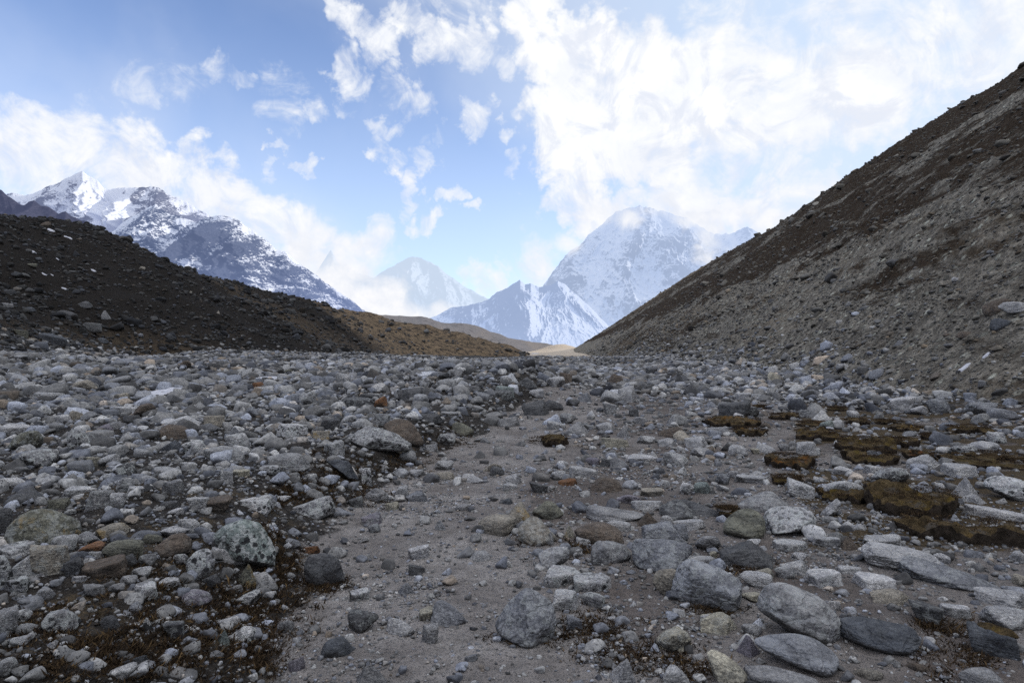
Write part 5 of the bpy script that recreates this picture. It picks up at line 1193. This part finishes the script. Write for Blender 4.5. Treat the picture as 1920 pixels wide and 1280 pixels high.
# ------------------------------------------------------------------ dry grass and moss fringes
def build_grass():
    rng = np.random.default_rng(5)
    vs, fs, ts, n = [], [], [], 0
    spots = []   # px, py, spread x, spread y, count
    for px, py, sx, sy, c in [(560, 925, 60, 28, 260), (640, 880, 60, 25, 200), (480, 1010, 50, 30, 120), (520, 1060, 40, 60, 230), (450, 1130, 100, 60, 300), (330, 1180, 120, 60, 380), (300, 1090, 70, 40, 150), (220, 1230, 160, 40, 260), (90, 1190, 90, 50, 140), (480, 1200, 70, 60, 200),
                              (605, 1092, 40, 14, 110), (1105, 1170, 60, 30, 130), (1160, 1220, 60, 30, 90), (1280, 1250, 60, 30, 130), (1085, 1030, 40, 12, 60), (1110, 1010, 40, 14, 70), (1010, 1010, 40, 8, 50), (1400, 1060, 60, 10, 60), (840, 820, 50, 20, 120), (760, 870, 50, 20, 110), (1330, 1145, 50, 12, 60),
                              (1790, 1230, 70, 30, 100), (1760, 1170, 60, 20, 60), (990, 1195, 40, 8, 40), (210, 1060, 60, 30, 90), (690, 930, 50, 14, 70), (560, 850, 60, 14, 60), (1020, 825, 30, 8, 40)]:
        for _ in range(int(c * .85)): spots.append((px + rng.normal(0, sx * .6), py + rng.normal(0, sy * .6)))
    q = np.array(spots); gx, gy = ground_at_fast(q[:, 0], q[:, 1])
    spots = [(x, y, 0) for x, y in zip(gx, gy)]
    for (xc, yc, W, D, hz, a, g) in TURF_AT:
        for _ in range(70):
            t = rng.uniform(0, 6.28); q = .95 * rng.random() ** .35
            X, Yy = math.cos(t) * q * W / 2, math.sin(t) * q * D / 2
            spots.append((xc + X * math.cos(a) - Yy * math.sin(a), yc + X * math.sin(a) + Yy * math.cos(a), hz * .85))
    S = np.array(spots)
    zf = floor_z(S[:, 0], S[:, 1]) + S[:, 2] - .012
    for (x, y, e), z in zip(S, zf):
        b = 34; hgt = rng.uniform(.014, .036) * (1 + .03 * y) * (.55 if e else 1)
        base = np.stack([x + rng.normal(0, .022 * (1 + .04 * y), b), y + rng.normal(0, .022 * (1 + .04 * y), b), np.full(b, z)], -1)
        d = np.stack([rng.normal(0, .75, b), rng.normal(0, .75, b), rng.uniform(.35, 1.1, b)], -1) * hgt
        w = rng.normal(0, 1, (b, 3)) * [1, 1, 0]; w /= np.linalg.norm(w, axis=1)[:, None]; w *= .0013 * (1 + .10 * y)
        V_ = np.stack([base - w, base + w, base + d * .6 + w * .6, base + d + rng.normal(0, .2, (b, 3)) * hgt], 1)
        vs.append(V_.reshape(-1, 3)); k = n + np.arange(b)[:, None] * 4
        fs.append(np.concatenate([k + [0, 1, 2], k + [0, 2, 3]], 0)); n += 4 * b
        ts.append(np.repeat(np.clip(rng.beta(1.8, 2.6, b) + rng.normal(0, .12), 0, 1), 4))
    tag(make_mesh('dry_grass', np.concatenate(vs), np.concatenate(fs), M_GRASS, attrs={'tone': np.concatenate(ts)}), kind='stuff')
def ground_at_fast(px, py):
    py = np.maximum(py, 700); y = CAMZ / -V(py)
    for _ in range(4): y = .5 * y + .5 * (CAMZ - floor_z(U(px) * y, y)) / -V(py)
    return U(px) * y, y
build_grass()

# ------------------------------------------------------------------ cloud banks standing before the far peaks
def mat_cloud():
    m, N, out = new_mat('cloud_bank')
    P = N.new('ShaderNodeNewGeometry').outputs['Position']
    d = N.attr('dens')
    Q = N.vmath('MULTIPLY', P, (1, 1, 1.15))
    n = N.noise(Q, .0022, 8, .62, .6)
    a = N.ss(N.math('ADD', d, N.math('MULTIPLY', N.math('SUBTRACT', n, .5), 1.9)), .22, 1.0)
    a = N.math('MULTIPLY', a, N.ss(d, .0, .25))
    e = N.new('ShaderNodeEmission'); e.inputs[1].default_value = 1.0  # cloud light painted on as glow, not taken from the sun
    N.l.new(N.mix(N.ss(N.noise(Q, .0035, 6, .6), .35, .65), (.86, .89, .96), (1.0, 1.0, 1.02)), e.inputs[0])
    t = N.new('ShaderNodeBsdfTransparent'); mx = N.new('ShaderNodeMixShader')
    N.l.new(a, mx.inputs[0]); N.l.new(t.outputs[0], mx.inputs[1]); N.l.new(e.outputs[0], mx.inputs[2]); N.l.new(mx.outputs[0], out.inputs[0])
    return m
M_CLOUD = mat_cloud()
def cloud_bank(D, px0, px1, py0, py1, blobs):
    px, py = np.meshgrid(np.linspace(px0, px1, 90), np.linspace(py0, py1, 60))
    dens = np.zeros_like(px)
    for bx, by, rx, ry, w in blobs:
        dens = np.maximum(dens, w * np.exp(-(((px - bx) / rx) ** 2 + ((py - by) / ry) ** 2)))
    ed = np.minimum(np.minimum(px - px0, px1 - px), np.minimum(py - py0, py1 - py)); dens = dens * sstep(0, 25, ed)
    y = D + 250 * fbm(px / 60, py / 60, D * .01, 3)
    V_ = np.stack([U(px) * y, y, CAMZ + V(py) * y], -1).reshape(-1, 3)
    tag(make_mesh('cloud', V_, grid_faces(*px.shape), M_CLOUD, attrs={'dens': dens.ravel()}), kind='stuff')
cloud_bank(6400, 440, 980, 380, 690, [(560, 480, 60, 50, 1), (620, 540, 80, 60, 1.1), (690, 470, 55, 45, .8), (720, 440, 30, 30, .7), (690, 570, 90, 60, 1.05), (760, 600, 90, 40, .9), (830, 590, 60, 34, .7), (900, 590, 60, 24, .5), (600, 430, 40, 40, .6), (655, 510, 50, 50, .9)])
cloud_bank(5050, 980, 1520, 340, 600, [(1060, 455, 34, 24, .85), (1100, 425, 34, 24, .75), (1150, 385, 34, 22, .8), (1185, 410, 36, 26, .95), (1240, 370, 50, 26, .8), (1215, 395, 40, 20, .7), (1120, 400, 40, 26, .85), (1330, 455, 44, 40, .85), (1365, 475, 34, 26, .7), (1300, 410, 40, 24, .7), (1380, 400, 60, 26, .7), (1450, 420, 50, 34, .7), (1040, 480, 24, 18, .6)])

# ------------------------------------------------------------------ sky
SUN_EL, SUN_AZ = R(18.5), R(80)      # azimuth from +Y towards +X
def pdir(px, py):
    v = Vector((U(px), 1, V(py))); v.normalize(); return v
BLOBS = [ # px, py, radius px, weight
 (20,300,95,1),(95,295,80,1),(160,270,70,1),(172,205,34,.62),(165,180,22,.5),(235,315,75,1),(300,345,70,1),(350,312,48,.95),(335,290,26,.8),(400,352,62,1),(440,380,55,1),(480,410,62,1),(540,455,66,1),(600,505,60,1),(650,560,60,1),(690,480,50,.85),(720,440,34,.8),(745,475,30,.7),(560,470,50,.9),
 (620,15,28,.75),(660,30,36,.85),(695,60,28,.7),(640,110,40,.85),(655,140,45,.9),(625,135,30,.7),(650,185,26,.6),(765,40,34,.8),(785,75,40,.95),(830,95,48,1),(885,100,48,1),(925,110,34,.75),(880,60,24,.7),(720,90,40,.62),
 (735,165,30,.62),(760,190,36,.72),(715,230,30,.8),(705,270,30,.85),(735,300,28,.85),(790,292,34,.85),(800,240,22,.6),(885,218,34,.85),(945,242,22,.8),(965,305,24,.7),(770,340,24,.7),(795,358,20,.7),(845,358,20,.7),(888,382,18,.7),(820,412,26,.8),(778,385,20,.62),(520,278,16,.62),(562,318,18,.65),(512,322,14,.6),
 (985,15,52,1.20),(1000,70,52,1.20),(1060,110,62,1.45),(1130,120,72,1.45),(1200,150,90,1.45),(1080,190,90,1.45),(1180,230,100,1.45),(1290,190,110,1.45),(1010,180,34,0.96),(1060,290,60,1.38),(1090,330,46,1.08),(1040,335,30,0.96),(1250,290,72,1.38),(1310,330,60,1.02),(1390,220,120,1.25),(1480,190,120,1.25),(1600,170,120,1.25),(1720,120,150,0.86),(1860,60,160,0.86),(1620,50,150,0.72),(1400,90,130,0.72),
 (1100,390,44,1.14),(1140,420,44,1.08),(1060,380,34,0.96),(1180,365,34,0.90),(1300,400,60,1.38),(1400,395,66,1.02),(1480,380,52,0.84),(1540,365,36,0.75),(1475,310,34,0.71),(1562,315,22,0.71),(1350,300,60,0.86),(1240,360,50,0.96),
 (1010,505,46,.7),(900,528,40,.7),(955,500,30,.5),(1010,460,40,.55),
 (240,155,50,.42),(415,122,34,.55),(440,140,24,.5),(520,190,60,.44),(590,200,24,.55),(330,130,60,.3),(860,30,90,.3)]
def build_world():
    w = bpy.data.worlds.new('World'); sc.world = w; w.use_nodes = True
    N = NT(w); N.n.clear()
    out = N.new('ShaderNodeOutputWorld'); bg = N.new('ShaderNodeBackground'); N.l.new(bg.outputs[0], out.inputs[0])
    bg.inputs[1].default_value = .1
    sky = N.new('ShaderNodeTexSky', sky_type='NISHITA'); sky.sun_disc = False
    sky.sun_elevation = SUN_EL; sky.sun_rotation = SUN_AZ; sky.altitude = 4900; sky.air_density = 1.0; sky.dust_density = .6; sky.ozone_density = 1.5
    d = N.new('ShaderNodeTexCoord').outputs['Generated']
    n1 = N.noise(d, 9, 3, .55, col=True); n2 = N.noise(d, 30, 4, .6, col=True)
    off = N.vmath('ADD', N.vmath('SCALE', N.vmath('SUBTRACT', n1, (.5, .5, .5)), scale=.095), N.vmath('SCALE', N.vmath('SUBTRACT', n2, (.5, .5, .5)), scale=.075))
    wd = N.vmath('NORMALIZE', N.vmath('ADD', d, off))
    acc = None
    for px, py, r, wt in BLOBS:
        c = pdir(px, py)
        ang = r / FPX * c.y * (.35 + .65 * c.y)
        dt = N.vmath('DOT_PRODUCT', wd, tuple(c))
        v = N.ss(dt, math.cos(1.45 * ang), math.cos(.25 * ang), 0, wt)
        acc = v if acc is None else N.math('MAXIMUM', acc, v)
    # unseen broken cloud, added overhead and behind to whiten the ground light
    sep = N.new('ShaderNodeSeparateXYZ'); N.l.new(d, sep.inputs[0])
    rest = N.math('MAXIMUM', N.ss(sep.outputs[2], .50, .64), N.ss(sep.outputs[1], .45, .15))
    acc = N.math('MAXIMUM', acc, N.math('MULTIPLY', rest, N.ss(N.noise(d, 2.6, 4, .55), .34, .56)))
    f1 = N.noise(d, 12, 10, .60, 1.1); f2 = N.noise(d, 40, 8, .64, .8)
    dens = N.math('ADD', acc, N.math('ADD', N.math('MULTIPLY', N.math('SUBTRACT', f1, .5), 2.3), N.math('MULTIPLY', N.math('SUBTRACT', f2, .5), .9)))
    a = N.math('MULTIPLY', N.ss(dens, .22, 1.22), N.ss(acc, .0, .30))
    # clear air between the clouds: paler low down and towards the sun
    sund = Vector((math.sin(SUN_AZ) * math.cos(SUN_EL), math.cos(SUN_AZ) * math.cos(SUN_EL), math.sin(SUN_EL)))
    toward = N.vmath('DOT_PRODUCT', d, tuple(sund))
    clear = N.mix(1.0, sky.outputs[0], SKYTINT, 'MULTIPLY')
    hz = N.math('MAXIMUM', N.ss(sep.outputs[2], .46, .0, .0, .68), N.ss(toward, .0, .62, 0, .85))
    clear = N.mix(hz, clear, (7.2, 8.5, 10.2))
    shade = N.ss(N.noise(d, 7, 6, .6), .38, .62)
    low = N.ss(sep.outputs[2], .34, .10, 0, .5)
    veil = N.math('MULTIPLY', N.ss(N.noise(d, 3.2, 5, .5, .4), .42, .70), .26)
    clear = N.mix(veil, clear, (8.2, 8.8, 10.0))
    cc = N.mix(N.ss(dens, .8, 1.8), (9.3, 9.55, 10.0), (11.0, 11.0, 11.1))
    cc = N.mix(N.math('MULTIPLY', N.ss(N.noise(d, 11, 7, .6, .6), .42, .66), .55), cc, (8.7, 9.1, 9.9))
    f1u = N.noise(N.vmath('ADD', d, (.012, 0, .022)), 12, 10, .60, 1.1)
    cc = N.mix(N.ss(N.math('SUBTRACT', f1u, f1), -.02, .16, 0, .8), cc, (7.9, 8.35, 9.4))  # cloud undersides painted darker as self-shade
    cc = N.mix(N.ss(sep.outputs[2], .52, .70), cc, (16.5, 16.2, 15.8))  # overhead cloud set brighter to light the ground
    cc = N.mix(N.math('MULTIPLY', shade, low), cc, (8.5, 8.7, 9.5))
    N.l.new(N.mix(a, clear, cc), bg.inputs[0])
SKYTINT = (3.25, 2.98, 2.98)
build_world()

sun = bpy.data.lights.new('sun', 'SUN'); sun.energy = 3.6; sun.angle = R(.53); sun.color = (1.0, .93, .83)
so = bpy.data.objects.new('sun', sun); COL.objects.link(so)
sd = Vector((math.sin(SUN_AZ) * math.cos(SUN_EL), math.cos(SUN_AZ) * math.cos(SUN_EL), math.sin(SUN_EL)))
so.rotation_euler = sd.to_track_quat('Z', 'Y').to_euler()
so.location = (60, 0, 200)

cam = bpy.data.cameras.new('camera'); cam.lens = 24; cam.sensor_width = 36; cam.clip_start = .05; cam.clip_end = 100000
co = bpy.data.objects.new('camera', cam); COL.objects.link(co)
co.location = (0, 0, CAMZ); co.rotation_euler = (R(90) + math.atan((HOR - 640) / FPX), 0, 0)
sc.camera = co
sc.view_settings.view_transform = 'Standard'; sc.view_settings.look = 'None'; sc.view_settings.exposure = 0; sc.view_settings.gamma = 1
sc.render.engine = 'CYCLES'
sc.cycles.max_bounces = 6; sc.cycles.diffuse_bounces = 3; sc.cycles.transparent_max_bounces = 12
sc.cycles.use_denoising = False
